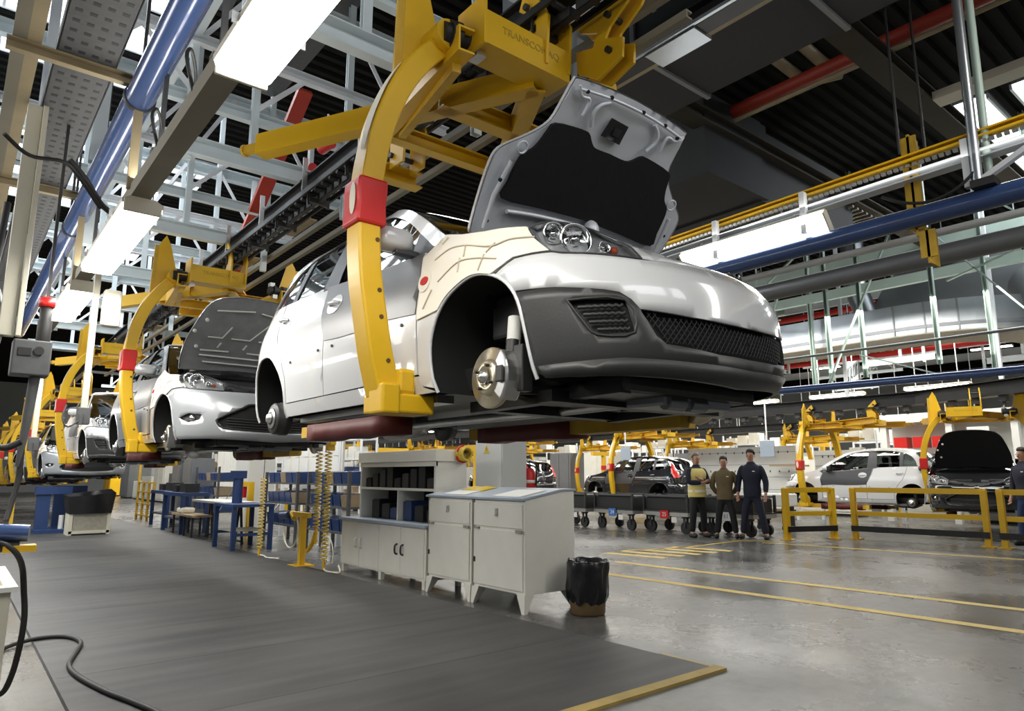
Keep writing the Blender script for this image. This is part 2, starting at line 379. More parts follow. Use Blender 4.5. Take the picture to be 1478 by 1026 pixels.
def tri2d(poly, step, holes=()):
    """triangulate a 2D region with inner points every step; returns points, triangles, boundary loops"""
    loops = [resample(poly, step)] + [resample(h, step) for h in holes]
    vs_ = []; es = []
    for lp in loops:
        n = len(vs_); vs_ += lp; es += [(n + i, n + (i + 1) % len(lp)) for i in range(len(lp))]
    a = np.array(loops[0]); xs = np.arange(a[:, 0].min() + step*.5, a[:, 0].max(), step); ys = np.arange(a[:, 1].min() + step*.5, a[:, 1].max(), step)
    if len(xs) and len(ys):
        X, Y = np.meshgrid(xs, ys); X[1::2] += step*.5; X = X.ravel(); Y = Y.ravel(); ok = inside(loops[0], X, Y)
        for h in loops[1:]: ok &= ~inside(h, X, Y)
        X, Y = X[ok], Y[ok]; b = np.array(vs_)
        if len(X):
            dd = np.min(np.hypot(X[:, None] - b[None, :, 0], Y[:, None] - b[None, :, 1]), axis=1); k = dd > step*.45
            vs_ = vs_ + list(zip(X[k].tolist(), Y[k].tolist()))
    r = delaunay_2d_cdt([Vector(v) for v in vs_], es, [], 0, 1e-6)
    pv = [tuple(v) for v in r[0]]; fs = [tuple(f) for f in r[2]]
    c = np.array([np.mean([pv[i] for i in f], axis=0) for f in fs]); ok = inside(loops[0], c[:, 0], c[:, 1])
    for h in loops[1:]: ok &= ~inside(h, c[:, 0], c[:, 1])
    return pv, [f for f, k in zip(fs, ok) if k], loops
def mapped(name, mat, parent, fn, poly, step=.06, thick=.012, holes=(), sides=(-1,), fnin=None, label=None):
    """a sheet of the region poly, laid on a surface by fn(a, b, off, side), with a turned-in rim"""
    pv, fs, loops = tri2d(poly, step, holes); mb = MB()
    for sd in sides:
        V = [fn(p[0], p[1], 0., sd) for p in pv]
        c = fs[len(fs)//2]
        mb.add(V, fs, True)
        if thick:
            for lp in loops:
                n = len(lp); A = [fn(*p, 0., sd) for p in lp]; B = [fn(*p, -thick, sd) for p in lp]
                keep = [i for i in range(n) if not (abs(lp[i][0]) < 1e-6 and abs(lp[(i+1) % n][0]) < 1e-6 and len(sides) > 1)]
                mb.add(A + B, [(i, (i+1) % n, (i+1) % n + n, i + n) for i in keep], False)
    return mb.build(name, mat, parent, label=label, weld=False if len(sides) == 1 else True)
DS = [(.1, .09), (.18, .05), (.26, .02), (.4, .008), (.55, 0), (.7, .004), (.8, .02), (.88, .045), (.95, .07), (1.1, .12), (1.25, .18), (1.35, .225), (1.42, .27), (1.48, .35)]
DF = [(.1, .14), (.18, .07), (.24, .015), (.3, .0), (.4, .0), (.5, .012), (.58, .035), (.65, .08), (.7, .14), (.76, .24), (.82, .38), (.9, .62), (1, .95)]
DR = [(.1, .12), (.2, .04), (.3, 0), (.55, 0), (.62, .05), (.75, .07), (.9, .1), (1.0, .17), (1.2, .3), (1.4, .5)]
def make_car(name, label, kind, paint='white_paint', group=None):
    A = kind == 'A'
    B = Body(3.92, .83, .85, 2.25, .55, 3.2, DS, DF, DR) if A else Body(4.34, .88, .95, 2.4, .6, 3.2, DS, DF, DR)
    root = thing(name, label, 'car', group=group)
    g = (lambda u: u) if A else (lambda u: float(np.interp(u, [0, .81, 3.33, 3.92], [0, .93, 3.57, 4.34])))
    fn = lambda s_, z, off, sd: B.P(s_, z, off, sd)
    def off_fn(o): return lambda s_, z, off, sd: B.P(s_, z, off + o, sd)
    def US(pts): return [(B.su(g(u)), z) for u, z in pts]
    ks = 1. if A else B.su(g(.5))/1.0   # front features were measured on the small car
    sA = Body(3.92, .83, .85, 2.25, .55, 3.2, DS, DF, DR)
    def FS(pts): return [(B.su(g(float(np.interp(s_, sA.S, sA.pu)))) if s_ > .9 else s_*B.su(g(float(np.interp(.9, sA.S, sA.pu))))/.9, z) for s_, z in pts]
    af = smooth_line([(1.165, .20), (1.19, .35), (1.17, .48), (1.075, .61), (.94, .675), (.81, .69), (.67, .645), (.58, .555), (.54, .42), (.50, .20)])
    ar = smooth_line([(3.02, .20), (3.03, .38), (3.10, .50), (3.19, .58), (3.30, .645), (3.42, .66), (3.53, .63), (3.61, .54), (3.64, .42), (3.62, .20)])
    SI = (-1, 1)
    # doors, fenders, quarters, sills
    arF = [p for p in af if p[0] > .70]      # rear half of the arch, seen from the fender
    for sd in SI:
        fender = [(1.165, .22)] + [p for p in af if p[1] > .22 and p[0] > .715]
        fp = US(fender) + FS([(1.21, .665), (1.15, .69), (1.09, .72), (1.0, .725), (.925, .727), (1.01, .80), (1.055, .862), (1.30, .89), (1.5, .935), (1.60, .965)]) + US([(1.17, .985), (1.32, .90), (1.265, .75), (1.295, .60), (1.295, .30), (1.27, .24)])
        mapped('fender', paint, root, fn, fp, sides=(sd,))
        mapped('front_door', paint, root, fn, US([(1.31, .30), (2.385, .295), (2.39, .65), (2.50, .85), (2.545, 1.022), (1.87, .96), (1.33, .935), (1.335, .90), (1.28, .75), (1.31, .60)]), sides=(sd,))
        rd = [(2.395, .295), (2.985, .295), (3.0, .46), (3.09, .62), (3.20, .75), (3.26, .9), (3.295, 1.045), (2.555, 1.022), (2.51, .85), (2.40, .65)]
        mapped('rear_door', paint, root, fn, US(rd), sides=(sd,))
        qp = [(3.0, .24)] + [p for p in ar if p[1] > .24] + [(3.63, .30), (3.665, .42), (3.65, .60), (3.80, .63), (3.80, .9), (3.67, 1.03), (3.53, 1.04), (3.305, 1.045), (3.27, .9), (3.21, .75), (3.10, .62), (3.01, .46), (2.995, .295)]
        mapped('rear_quarter', paint, root, fn, US(qp), sides=(sd,))
        mapped('sill', paint, root, fn, US([(1.17, .205), (3.015, .205), (3.0, .288), (1.30, .290), (1.275, .235)]), sides=(sd,))
        dlo = [(1.27, .955), (1.45, 1.075), (1.65, 1.205), (1.85, 1.31), (2.05, 1.38), (2.3, 1.415), (2.6, 1.425), (2.95, 1.41), (3.2, 1.365), (3.36, 1.29), (3.47, 1.18), (3.53, 1.045)]
        top = [(1.07, .92), (1.2, 1.0), (1.37, 1.11), (1.54, 1.215), (1.73, 1.32), (1.91, 1.395), (2.15, 1.45), (2.5, 1.475), (2.9, 1.465), (3.2, 1.43), (3.45, 1.36), (3.58, 1.25), (3.66, 1.1), (3.68, 1.03)]
        frame = smooth_line(top, 3) + list(reversed(smooth_line(dlo, 3)))
        mapped('roof_side_frame', paint, root, fn, US(frame), sides=(sd,), step=.05)
        glz = off_fn(-.014)
        mapped('front_side_window', 'car_glass', root, glz, US([(1.48, .95), (1.47, 1.085), (1.65, 1.205), (1.85, 1.31), (2.05, 1.38), (2.3, 1.415), (2.475, 1.422), (2.47, 1.015), (1.87, .955)]), sides=(sd,), thick=.004)
        mapped('rear_side_window', 'car_glass', root, glz, US([(2.6, 1.02), (2.59, 1.425), (2.95, 1.41), (3.13, 1.385), (3.14, 1.04)]), sides=(sd,), thick=.004)
        mapped('quarter_window', 'car_glass', root, glz, US([(3.2, 1.04), (3.19, 1.367), (3.36, 1.29), (3.47, 1.18), (3.52, 1.045)]), sides=(sd,), thick=.004)
        pl = off_fn(-.006)
        for q in ([(2.465, 1.0), (2.47, 1.424), (2.60, 1.427), (2.61, 1.0)], [(3.13, 1.03), (3.12, 1.388), (3.20, 1.367), (3.21, 1.03)]):
            mapped('window_pillar', 'film_dark', root, pl, US(q), sides=(sd,), thick=.03)
        mapped('mirror_sail', 'film_dark', root, pl, US([(1.25, .935), (1.27, .958), (1.49, 1.10), (1.50, .94)]), sides=(sd,), thick=.02)
        # protective film over the front door
        mapped('door_film', 'film_grey' if A else 'film_grey', root, off_fn(.006), US([(2.388, .63), (2.2, .617), (1.9, .61), (1.6, .62), (1.312, .60), (1.285, .75), (1.34, .90), (1.335, .93), (1.87, .955), (2.54, 1.018), (2.49, .85), (2.395, .66)]), sides=(sd,), thick=.004)
        mapped('pillar_film', 'film_dark', root, off_fn(.0), US([(2.40, .985), (2.42, 1.42), (2.60, 1.428), (2.63, 1.005)]), sides=(sd,), thick=.004)
        # handles in their pale cups
        for u, z, cup in ((2.31, .85, 1), (3.15, .89, 0)):
            if cup: mapped('handle_cup', paint, root, off_fn(.009), US([(u + .1*cos(a), z + .062*sin(a)) for a in np.linspace(0, 2*pi, 20)[:-1]]), sides=(sd,), thick=.008)
            b = MB(); s0, s1 = B.su(g(u - .075)), B.su(g(u + .075))
            b.tube([B.P(s0, z - .004, .012, sd), B.P(s0*.8 + s1*.2, z, .034, sd), B.P(s0*.3 + s1*.7, z + .006, .034, sd), B.P(s1, z + .01, .012, sd)], .011, 8); b.build('door_handle', paint if cup else 'steel_bright', root)
        for u, z in ((2.26, .58), (2.46, .58), (1.44, .565), (1.60, .59), (2.90, .56)):
            b = MB(); p = B.P(B.su(g(u)), z, .002, sd); b.cyl(p, p + Vector((sd*.006, 0, 0)), .009, 8); b.build('plug_hole', 'black_plastic', root)
        # mirror
        b = MB(); c = B.P(B.su(g(1.42)), .985, 0, sd); cx_ = c.x + sd*.13
        b.grid(lambda p, q, cx_=cx_, c=c: (cx_ + sd*.11*np.sign(cos(2*pi*p))*abs(cos(2*pi*p))**.6*sin(pi*q)**.5, c.y + .055 + .075*(-cos(pi*q)) , c.z + .03 + .062*np.sign(sin(2*pi*p))*abs(sin(2*pi*p))**.6*sin(pi*q)**.5), 20, 10)
        b.build('mirror_housing', paint, root)
        b = MB(); b.bar((c.x, c.y + .03, c.z - .035), (cx_, c.y + .04, c.z - .03), .05, .035); b.cbox((cx_, c.y + .115, c.z + .03), (.17, .03, .10)); b.build('mirror_foot', 'film_dark', root, bevel=.008)
        # wheel wells
        for poly, nm in ((af, 'wheel_arch_liner'), (ar, 'wheel_arch_liner')):
            b = MB(); pr = [B.P(B.su(g(u)), z, -.006, sd) for u, z in poly]; inn = [Vector((sd*.36, p.y, p.z)) for p in pr]; n = len(pr)
            b.add(pr + inn, [(i, i+1, i+1+n, i+n) for i in range(n-1)], True); b.add(inn, [tuple(range(n))])
            b.build(nm, 'void_black', root)
            b = MB(); b.tube([B.P(B.su(g(u)), z, -.004, sd) for u, z in poly], .009, 6); b.build('wheel_arch_lip', paint, root)
        # black sheet behind the door panels, putting shade into the gaps
        mapped('gap_shade_sheet', 'void_black', root, off_fn(-.03), US([(1.2, .24), (2.98, .24), (3.05, .55), (3.2, .7), (3.27, 1.03), (2.5, 1.0), (1.25, .93)]), sides=(sd,), thick=0)
        # front hub: disc, caliper, strut
        hx = B.W - .05; hu, hz = g(.805), .235
        b = MB(); ax = (sd, 0, 0); o = (sd*(hx - .03), hu, hz)
        b.lathe([(.0, -.02), (.132, -.02), (.134, -.012), (.134, .0), (.131, .004), (.085, .005), (.078, .012), (.074, .028), (.04, .032), (.038, .028), (.0, .028)], o, ax, 40)
        d = b.build('brake_disc', 'disc_steel', root)
        b = MB(); b.lathe([(.0, .028), (.03, .028), (.028, .048), (.016, .05), (.012, .062), (0, .062)], o, ax, 16); b.build('hub_nut', 'steel_bright', d)
        for k in range(4):
            a = k*pi/2 + .5; b = MB(); b.cyl((o[0] + sd*.03, hu + .055*cos(a), hz + .055*sin(a)), (o[0] + sd*.05, hu + .055*cos(a), hz + .055*sin(a)), .007, 8); b.build('wheel_stud', 'steel_dark', d)
        b = MB(); prof = [(hu + r_*cos(radians(t)), hz + r_*sin(radians(t))) for r_, ts in ((.160, range(136, 229, 11)), (.095, range(228, 135, -11))) for t in ts]
        b.prism(prof, lambda y, z: (sd*(hx - .085), y, z), lambda y, z: (sd*(hx + .008), y, z)); cal = b.build('brake_caliper', 'steel_bright', root, bevel=.01)
        b = MB(); b.cbox((sd*(hx - .09), hu - .15, hz + .03), (.06, .06, .2)); b.cbox((sd*(hx + .02), hu - .125, hz + .0), (.012, .05, .07)); b.build('caliper_bracket', 'steel_dark', cal, bevel=.006)
        b = MB(); b.tube([(sd*.70, hu - .09, hz + .06), (sd*.68, hu - .085, .46)], .02, 10); b.cyl((sd*.71, hu - .09, hz), (sd*.695, hu - .088, hz + .16), .03, 10); b.build('strut_damper', 'steel_dark', root)
        b = MB(); b.tube([(sd*.69, hu - .085, .36), (sd*.675, hu - .08, .50)], .032, 12); b.build('strut_sleeve', 'panel_white', root)
        b = MB(); b.bar((sd*.68, hu, hz - .05), (sd*.25, hu + .12, .17), .07, .03); b.bar((sd*.68, hu, hz - .05), (sd*.28, hu - .2, .19), .05, .03); b.tube([(sd*.68, hu, hz), (sd*.2, hu, .26)], .018, 8)
        b.tube([(sd*.66, hu + .1, hz - .02), (sd*.3, hu + .14, .26)], .012, 6); b.build('suspension_arm', 'steel_dark', root)
        b = MB(); b.tube([(sd*.7, hu - .12, hz + .12), (sd*.66, hu - .2, .34), (sd*.6, hu - .22, .40)], .008, 6); b.build('brake_hose', 'rubber', root)
        # rear hub: drum
        ru = g(3.335); b = MB(); o = (sd*(hx - .03), ru, .215)
        b.lathe([(0, -.08), (.118, -.08), (.118, -.03), (.112, -.028), (.112, .01), (.10, .022), (.05, .024), (.045, .04), (.0, .042)], o, ax, 28); dr_ = b.build('brake_drum', 'steel_dark', root)
        b = MB(); b.lathe([(0, .025), (.075, .025), (.07, .034), (.033, .036), (.03, .06), (0, .062)], o, ax, 18); b.build('hub_cap', 'steel_bright', dr_)
        b = MB(); b.bar((sd*(hx - .1), ru, .22), (sd*.5, ru - .45, .25), .07, .06); b.cyl((sd*.55, ru + .02, .26), (sd*.55, ru + .02, .42), .05, 12); b.build('trailing_arm', 'steel_dark', root)
    # fender cover with moulded ribs, on the side the line works on
    cp = US([p for p in af if p[1] > .56 and p[0] > .715]) + FS([(1.21, .668), (1.15, .69), (1.09, .72), (1.0, .725), (.925, .727), (1.01, .80), (1.055, .862), (1.30, .893), (1.5, .938), (1.60, .968)]) + US([(1.16, .985), (1.32, .90), (1.265, .75), (1.29, .60), (1.29, .565)])
    cov = mapped('fender_cover', 'cover_cream', root, off_fn(.009), cp, thick=.008, label='cream protective cover on the fender')
    b = MB()
    for ln in ([(1.68, .85), (1.57, .88), (1.43, .86), (1.23, .80), (1.12, .81), (1.0, .80)], [(1.61, .72), (1.47, .78), (1.34, .77), (1.18, .73)], [(1.73, .61), (1.66, .69)], [(1.45, .73), (1.45, .80)], [(1.43, .86), (1.42, .80)], [(1.29, .70), (1.26, .77)], [(1.25, .775), (1.2, .81)], [(1.66, .93), (1.62, .955)]):
        b.tube([B.P(*FS([p])[0], .011, -1) for p in smooth_line(ln, 4)], .004, 6)
    b.build('cover_rib', 'cover_line', cov)
    b = MB(); p = [(B.su(g(1.235 + .035*cos(t))), .752 + .022*sin(t)) for t in np.linspace(0, 2*pi, 15)[:-1]]
    mapped('side_marker_lamp', 'lamp_red', root, off_fn(.016), p, step=.05, thick=.012)
    mapped('side_marker_surround', 'cover_cream', root, off_fn(.013), [(B.su(g(1.235 + .055*cos(t))), .755 + .06*sin(t)) for t in np.linspace(0, 2*pi, 17)[:-1]], step=.05, thick=.01)
    # front end
    dark = [(.89, .56), (.69, .537), (.63, .525), (.585, .495), (.55, .455)]
    def tub(nm, mt, ln, r, o, par=root, sds=SI):
        b_ = MB()
        for sd in sds: b_.tube([B.P(*p, o, sd) for p in FS(smooth_line(ln, 3))], r, 6)
        return b_.build(nm, mt, par)
    if A:
        up = FS([(0, .678), (.23, .68), (.40, .678), (.52, .678), (.75, .697), (.91, .717), (1.0, .717), (1.085, .712), (1.145, .685), (1.2, .655), (1.14, .62), (1.085, .57)] + dark + [(.34, .432), (.15, .422), (0, .42)])
        mapped('front_bumper', paint, root, fn, up, sides=SI, step=.045)
        fog = [(.84, .50), (.61, .493), (.575, .362), (.72, .356), (.775, .41)]
        low = FS([(0, .178), (.35, .195), (.61, .205), (.95, .205), (.985, .22), (1.03, .42), (1.08, .562)] + dark + [(.545, .44), (.49, .35), (.45, .318), (.2, .29), (0, .286)])
        mapped('lower_bumper', 'bumper_plastic', root, fn, low, sides=SI, step=.04, holes=[FS(fog)], label='unpainted dark grey plastic bumper section')
        mapped('bumper_lip', 'bumper_plastic', root, off_fn(.014), FS([(0, .172), (.35, .188), (.61, .198), (.95, .20), (.97, .245), (.62, .262), (.35, .25), (0, .24)]), sides=SI, thick=.02)
        for sd in SI:
            fg = mapped('fog_lamp_grille', 'black_plastic', root, off_fn(-.03), FS([(.87, .51), (.59, .505), (.56, .35), (.72, .345), (.8, .40)]), sides=(sd,), thick=0)
            tub('grille_rim', 'bumper_plastic', fog + [fog[0]], .006, .0, fg, (sd,))
            for k in range(4):
                z0 = .376 + k*.031; a0 = np.interp(z0, [.356, .41, .50], [.72, .775, .84]) - .02; a1 = np.interp(z0, [.362, .493], [.575, .61]) + .015
                b = MB(); b.tube([B.P(*FS([(a0 + (a1 - a0)*t, z0 + .006*sin(t*40))])[0], -.006, sd) for t in np.linspace(0, 1, 14)], .0085, 6); b.build('grille_slat', 'bumper_plastic', fg)
        gr = mapped('lower_grille', 'void_black', root, off_fn(-.04), FS([(0, .44), (.35, .445), (.57, .46), (.47, .30), (.2, .27), (0, .27)]), sides=SI, thick=0)
        b = MB()
        for sd in SI:
            for sl in (1, -1):
                for k in range(-10, 56):
                    seg = []
                    for t in np.linspace(0, 1, 9):
                        z = .285 + .16*t; s_ = k*.025 + sl*.16*t*.75
                        zt = np.interp(s_, [0, .34, .55], [.42, .432, .452]); zb = np.interp(s_, [0, .2, .45, .55], [.286, .29, .318, .45])
                        if s_ >= -.005 and s_ < .54 and zb <= z <= zt: seg.append(B.P(*FS([(max(s_, 0), z)])[0], -.018, sd))
                        else:
                            if len(seg) > 1: b.tube(seg, .0026, 4, False)
                            seg = []
                    if len(seg) > 1: b.tube(seg, .0026, 4, False)
        o = b.build('grille_mesh', 'black_plastic', gr); o['kind'] = 'stuff'
        hl = [(.515, .685), (.75, .702), (.915, .722), (1.0, .798), (1.045, .858), (.94, .882), (.77, .858), (.57, .79)]
        mapped('front_slam_panel', paint, root, off_fn(-.004), FS([(0, .682), (.40, .682), (.52, .685), (.575, .795), (.55, .81), (.3, .74), (0, .72)]), sides=SI)
    else:
        fog = [(.93, .415), (.80, .455), (.66, .44), (.68, .39), (.80, .365)]
        grl = [(0, .545), (.24, .54), (.30, .51), (.50, .405), (.52, .37), (.46, .31), (.2, .285), (0, .28)]
        up = FS([(0, .66), (.3, .665), (.52, .67), (.75, .69), (.91, .717), (1.0, .717), (1.085, .712), (1.145, .685), (1.2, .655), (1.14, .62), (1.085, .565), (1.03, .42), (.985, .22), (.95, .205), (.61, .205), (.35, .195), (0, .178), (0, .28)] + list(reversed(grl))[1:])
        mapped('front_bumper', paint, root, fn, up, sides=SI, step=.045, holes=[FS(fog)])
        gr = mapped('lower_grille', 'void_black', root, off_fn(-.035), FS([(0, .56), (.27, .555), (.55, .41), (.54, .36), (.48, .29), (0, .26)]), sides=SI, thick=0)
        tub('grille_rim', 'black_plastic', grl, .012, -.006, gr)
        for k in range(4): tub('grille_slat', 'bumper_plastic', [(0, .31 + k*.026), (.2, .312 + k*.026), (.44, .325 + k*.026)], .005, -.012, gr)
        for sd in SI:
            fg = mapped('fog_lamp', 'black_plastic', root, off_fn(-.02), FS([(.96, .41), (.80, .465), (.64, .45), (.66, .38), (.80, .355)]), sides=(sd,), thick=0)
            c = B.P(*FS([(.76, .408)])[0], -.012, sd); b = MB(); b.sphere(c, .032, 12, 8); b.build('fog_lamp_lens', 'chrome', fg)
        hl = [(.50, .678), (.75, .697), (.915, .722), (1.02, .785), (1.06, .83), (.96, .862), (.77, .84), (.54, .765)]
        mapped('front_slam_panel', 'black_plastic', root, off_fn(-.01), FS([(0, .66), (.40, .668), (.50, .68), (.56, .78), (.3, .74), (0, .72)]), sides=SI)
        for sd in (-1,): mapped('front_door_seal', 'film_grey', root, off_fn(.006), US([(1.31, .30), (1.40, .30), (1.40, .6), (1.31, .6)]), sides=(sd,), thick=.003)
    for sd in SI:
        H = mapped('headlamp', 'lamp_dark', root, off_fn(-.05), FS(hl), sides=(sd,), thick=-.045)
        mapped('headlamp_lens', 'lamp_lens', H, off_fn(.004), FS(hl), sides=(sd,), thick=.004)
        tub('headlamp_rim', 'film_dark', hl + [hl[0]], .004, .003, H, (sd,))
        for s_, z, r_, mt in ((.845, .785, .074, 'chrome'), (.955, .822, .052, 'chrome'), (.64, .735, .018, 'lamp_amber'), (.70, .745, .026, 'chrome')):
            c = B.P(*FS([(s_, z)])[0], -.045, sd); b = MB(); d_ = (sd*.35, -.93, .1)
            if mt == 'chrome': b.lathe([(.0, -.03), (r_*.5, -.02), (r_*.85, .005), (r_, .03), (r_*.92, .034), (r_*.75, .008), (r_*.4, -.008), (.0, -.01)], c, d_, 18); b.sphere(c + Vector(d_)*.012, r_*.36, 10, 6)
            else: b.sphere(c + Vector(d_)*.01, r_, 10, 6)
            b.build('reflector' if mt == 'chrome' else 'indicator_bulb', mt, H)
        mapped('rear_lamp', 'lamp_red', root, off_fn(.012), [(B.su(g(3.78)) , .80), (B.su(g(3.88)), .82), (B.su(g(3.82)), 1.16), (B.su(g(3.71)), 1.26), (B.su(g(3.71)), 1.05)], sides=(sd,), thick=.02)
    # rear end
    s36 = B.su(g(3.80))
    mapped('rear_bumper', paint, root, fn, [(B.su(g(3.635)), .25), (B.su(g(3.67)), .42), (B.su(g(3.655)), .595), (s36, .625), (B.smax, .62), (B.smax, .22), (s36, .22)], sides=SI, step=.07)
    mapped('tailgate', paint, root, fn, [(s36 + .008, .635), (B.smax, .63), (B.smax, 1.03), (B.su(g(3.72)), 1.03), (s36 + .008, .9)], sides=SI, step=.07)
    top3 = smooth_line([(B.su(g(u)), z) for u, z in top], 3)
    ef = lambda sd: [B.P(*p, 0., sd) for p in top3]
    E0, E1 = ef(-1), ef(1); nt_ = len(E0); i1 = 15; i2 = 30
    def loft(nm, mt, a, b_, bul, up_, inset=0., nv=10):
        n = b_ - a
        def f(p, q):
            k = a + p*n; i = min(int(k), nt_ - 2); t = k - i; l = E0[i].lerp(E0[i+1], t); r = E1[i].lerp(E1[i+1], t); q = inset + q*(1 - 2*inset); c = l.lerp(r, q); w_ = 4*q*(1 - q)
            return (c.x, c.y + bul(p)*w_, c.z + up_(p)*w_)
        b = MB(); b.grid(f, n, nv); return b.build(nm, mt, root)
    loft('roof', paint, i1, i2, lambda p: 0, lambda p: .035)
    loft('windscreen', 'car_glass', 0, i1, lambda p: -.16*(1 - p), lambda p: .035*p, .02)
    loft('rear_window', 'car_glass', i2, nt_ - 1, lambda p: .05 + .10*p, lambda p: .03*(1 - p), .03)
    # floor pan, engine undertray and what hangs below
    def plan_ring(z, o, n=30): return [B.P(s_, z, o, -1) for s_ in np.linspace(0, B.smax, n)] + [B.P(s_, z, o, 1) for s_ in np.linspace(B.smax, 0, n)[1:-1]]
    b = MB(); lo = [(p.x*.80, p.y, .225) for p in plan_ring(.24, -.06)]; hi = [(p.x*.86, p.y, .33) for p in plan_ring(.33, -.10)]; n = len(lo)
    b.add(lo + hi, [tuple(range(n)), tuple(range(2*n-1, n-1, -1))] + [(i, (i+1) % n, (i+1) % n + n, i + n) for i in range(n)]); b.build('floor_pan', 'steel_dark', root)
    b = MB(); b.box(-.48, g(.28), .15, .48, g(.62), .235); b.box(-.4, g(.62), .17, .4, g(1.1), .24); b.build('engine_tray', 'steel_dark', root, bevel=.03)
    b = MB(); b.cbox((.06, g(.42), .145), (.5, .22, .06)); b.cyl((-.16, g(.33), .13), (-.04, g(.33), .13), .035, 10); b.cyl((.0, g(.33), .13), (.11, g(.33), .13), .035, 10); b.build('oil_sump', 'duct_grey', root, bevel=.02)
    b = MB(); b.bar((-.60, g(.62), .15), (.60, g(.62), .15), .09, .05); b.bar((-.45, g(.3), .17), (-.5, g(1.25), .15), .07, .05); b.bar((.45, g(.3), .17), (.5, g(1.25), .15), .07, .05); b.bar((-.5, g(1.25), .16), (.5, g(1.25), .16), .1, .05); b.build('subframe', 'rail_black', root)
    b = MB(); b.tube(smooth_line([(.1, g(.7), .18), (.05, g(1.2), .165), (.02, g(2.3), .165), (.05, g(2.9), .16)], 4), .028, 10); b.lathe([(0, -.3), (.08, -.28), (.095, -.1), (.095, .15), (.03, .3), (0, .3)], (.08, g(3.0), .17), (0, 1, 0), 16); b.build('exhaust_pipe', 'steel_bright', root)
    b = MB(); b.bar((-.62, g(3.33), .22), (.62, g(3.33), .22), .09, .06); b.build('rear_axle_beam', 'steel_dark', root)
    b = MB(); pass
    for x in (-.65, .65): b = MB(); b.box(x - .05, g(1.3), .17, x + .05, g(3.0), .21); b.build('chassis_rail', 'steel_bright', root)
    # engine bay and cabin
    b = MB(); b.box(-.58, g(.28), .45, .58, g(1.02), .66); b.cbox((-.25, g(.6), .70), (.4, .3, .16)); b.cbox((.35, g(.5), .70), (.26, .18, .18)); b.cyl((.1, g(.75), .72), (.4, g(.75), .72), .07, 12); b.build('engine', 'steel_dark', root, bevel=.02)
    b = MB(); b.add([(-.64, g(.98), .90), (.64, g(.98), .90), (.66, g(1.16), .975), (-.66, g(1.16), .975), (-.64, g(.98), .6), (.64, g(.98), .6)], [(0, 1, 2, 3), (4, 5, 1, 0)]); b.build('cowl', 'black_plastic', root)
    b = MB(); b.grid(lambda p, q: (-.68 + 1.36*p, g(1.12) + .5*q, .93 + .08*sin(pi*q)), 8, 6); b.build('dashboard', 'black_plastic', root)
    for x in (-.36, .36):
        b = MB(); b.cbox((x, g(2.15), .50), (.46, .5, .16)); b.add([(x-.23, g(2.4), .55), (x+.23, g(2.4), .55), (x+.2, g(2.62), 1.12), (x-.2, g(2.62), 1.12), (x-.23, g(2.5), .5), (x+.23, g(2.5), .5), (x+.2, g(2.7), 1.12), (x-.2, g(2.7), 1.12)], [(0,1,2,3), (7,6,5,4), (0,3,7,4), (1,5,6,2), (3,2,6,7)]); b.cbox((x, g(2.68), 1.2), (.24, .08, .14)); b.build('seat', 'cloth_black', root, bevel=.03)
    b = MB(); b.box(-.62, g(3.05), .45, .62, g(3.2), 1.0); b.build('rear_bench', 'cloth_black', root, bevel=.03)
    # raised bonnet
    a = radians(51 if A else 58); hu, hz = (g(1.12), 1.01); kx = 1. if A else 1.02; kv = 1. if A else 1.0
    dn = Vector((0, -sin(a), -cos(a))); dv = Vector((0, -cos(a), sin(a))); base = Vector((0, hu, hz))
    def hp(o):
        def f(x, v, off, sd):
            cr = .055*(1 - (x/.72)**2)*(1 if v < .8 else 1) - .03*max(0, v - .45)**2*4
            return base + Vector((sd*-x if sd < 0 else x, 0, 0))*kx + dv*v*kv - dn*(cr - o - off)
        return f
    if A: out = smooth_line([(0, .90), (.2, .893), (.405, .872), (.43, .85), (.438, .75), (.455, .64), (.525, .56), (.61, .495), (.685, .435), (.705, .36), (.69, .19), (.662, .02), (.64, 0)], 3) + [(0, -.005)]
    else: out = smooth_line([(0, .93), (.2, .92), (.40, .88), (.50, .80), (.56, .68), (.62, .5), (.66, .36), (.68, .19), (.67, .02), (.65, 0)], 3) + [(0, -.005)]
    full = [(x, v) for x, v in out] + [(-x, v) for x, v in reversed(out[1:-1])]
    f1 = hp(.0)
    bon = mapped('bonnet', paint, root, lambda x, v, off, sd: f1(x, v, off, 1), full, step=.07, thick=-.02)
    def inner(x, v, off, sd):
        rim = min(1, max(0, (v - .68)/.1)); h = .022 + .012*sin(x*9.5)**2*rim*max(0, 1 - abs(v - .77)/.1) - .008*max(0, 1 - abs(abs(x) - .62)/.06)
        return hp(h)(x, v, off, 1)
    fin = [(x*.985, .435 + (v - .435)*.985) for x, v in full]
    mapped('bonnet_inner_frame', 'hood_inner' if A else 'insulation_grey', bon, inner, fin, step=.035, thick=.02)
    if A:
        ins = smooth_line([(0, .605), (.12, .603), (.165, .625), (.20, .655), (.25, .662), (.43, .64), (.46, .59), (.475, .54), (.50, .49), (.545, .45), (.56, .40), (.565, .30), (.56, .215), (.3, .222), (0, .232)], 3)
        ins = ins + [(-x, v) for x, v in reversed(ins[1:-1])]
        mapped('bonnet_insulation', 'insulation', bon, lambda x, v, off, sd: hp(.05)(x, v, off, 1), ins, step=.08, thick=.02)
        b = MB(); F = hp(.075); c = F(.08, .20, 0, 1); b.sphere(c, .05, 12, 8, (1, .8, 1.1)); b.sphere(c + Vector((.05, 0, -.03)), .032, 10, 6); b.build('washer_filler', 'hood_inner', bon)
        lt = mapped('latch_plate', 'black_plastic', bon, lambda x, v, off, sd: hp(.05)(x, v, off, 1), [(-.115, .67), (.015, .665), (.015, .765), (-.10, .77)], step=.06, thick=.02)
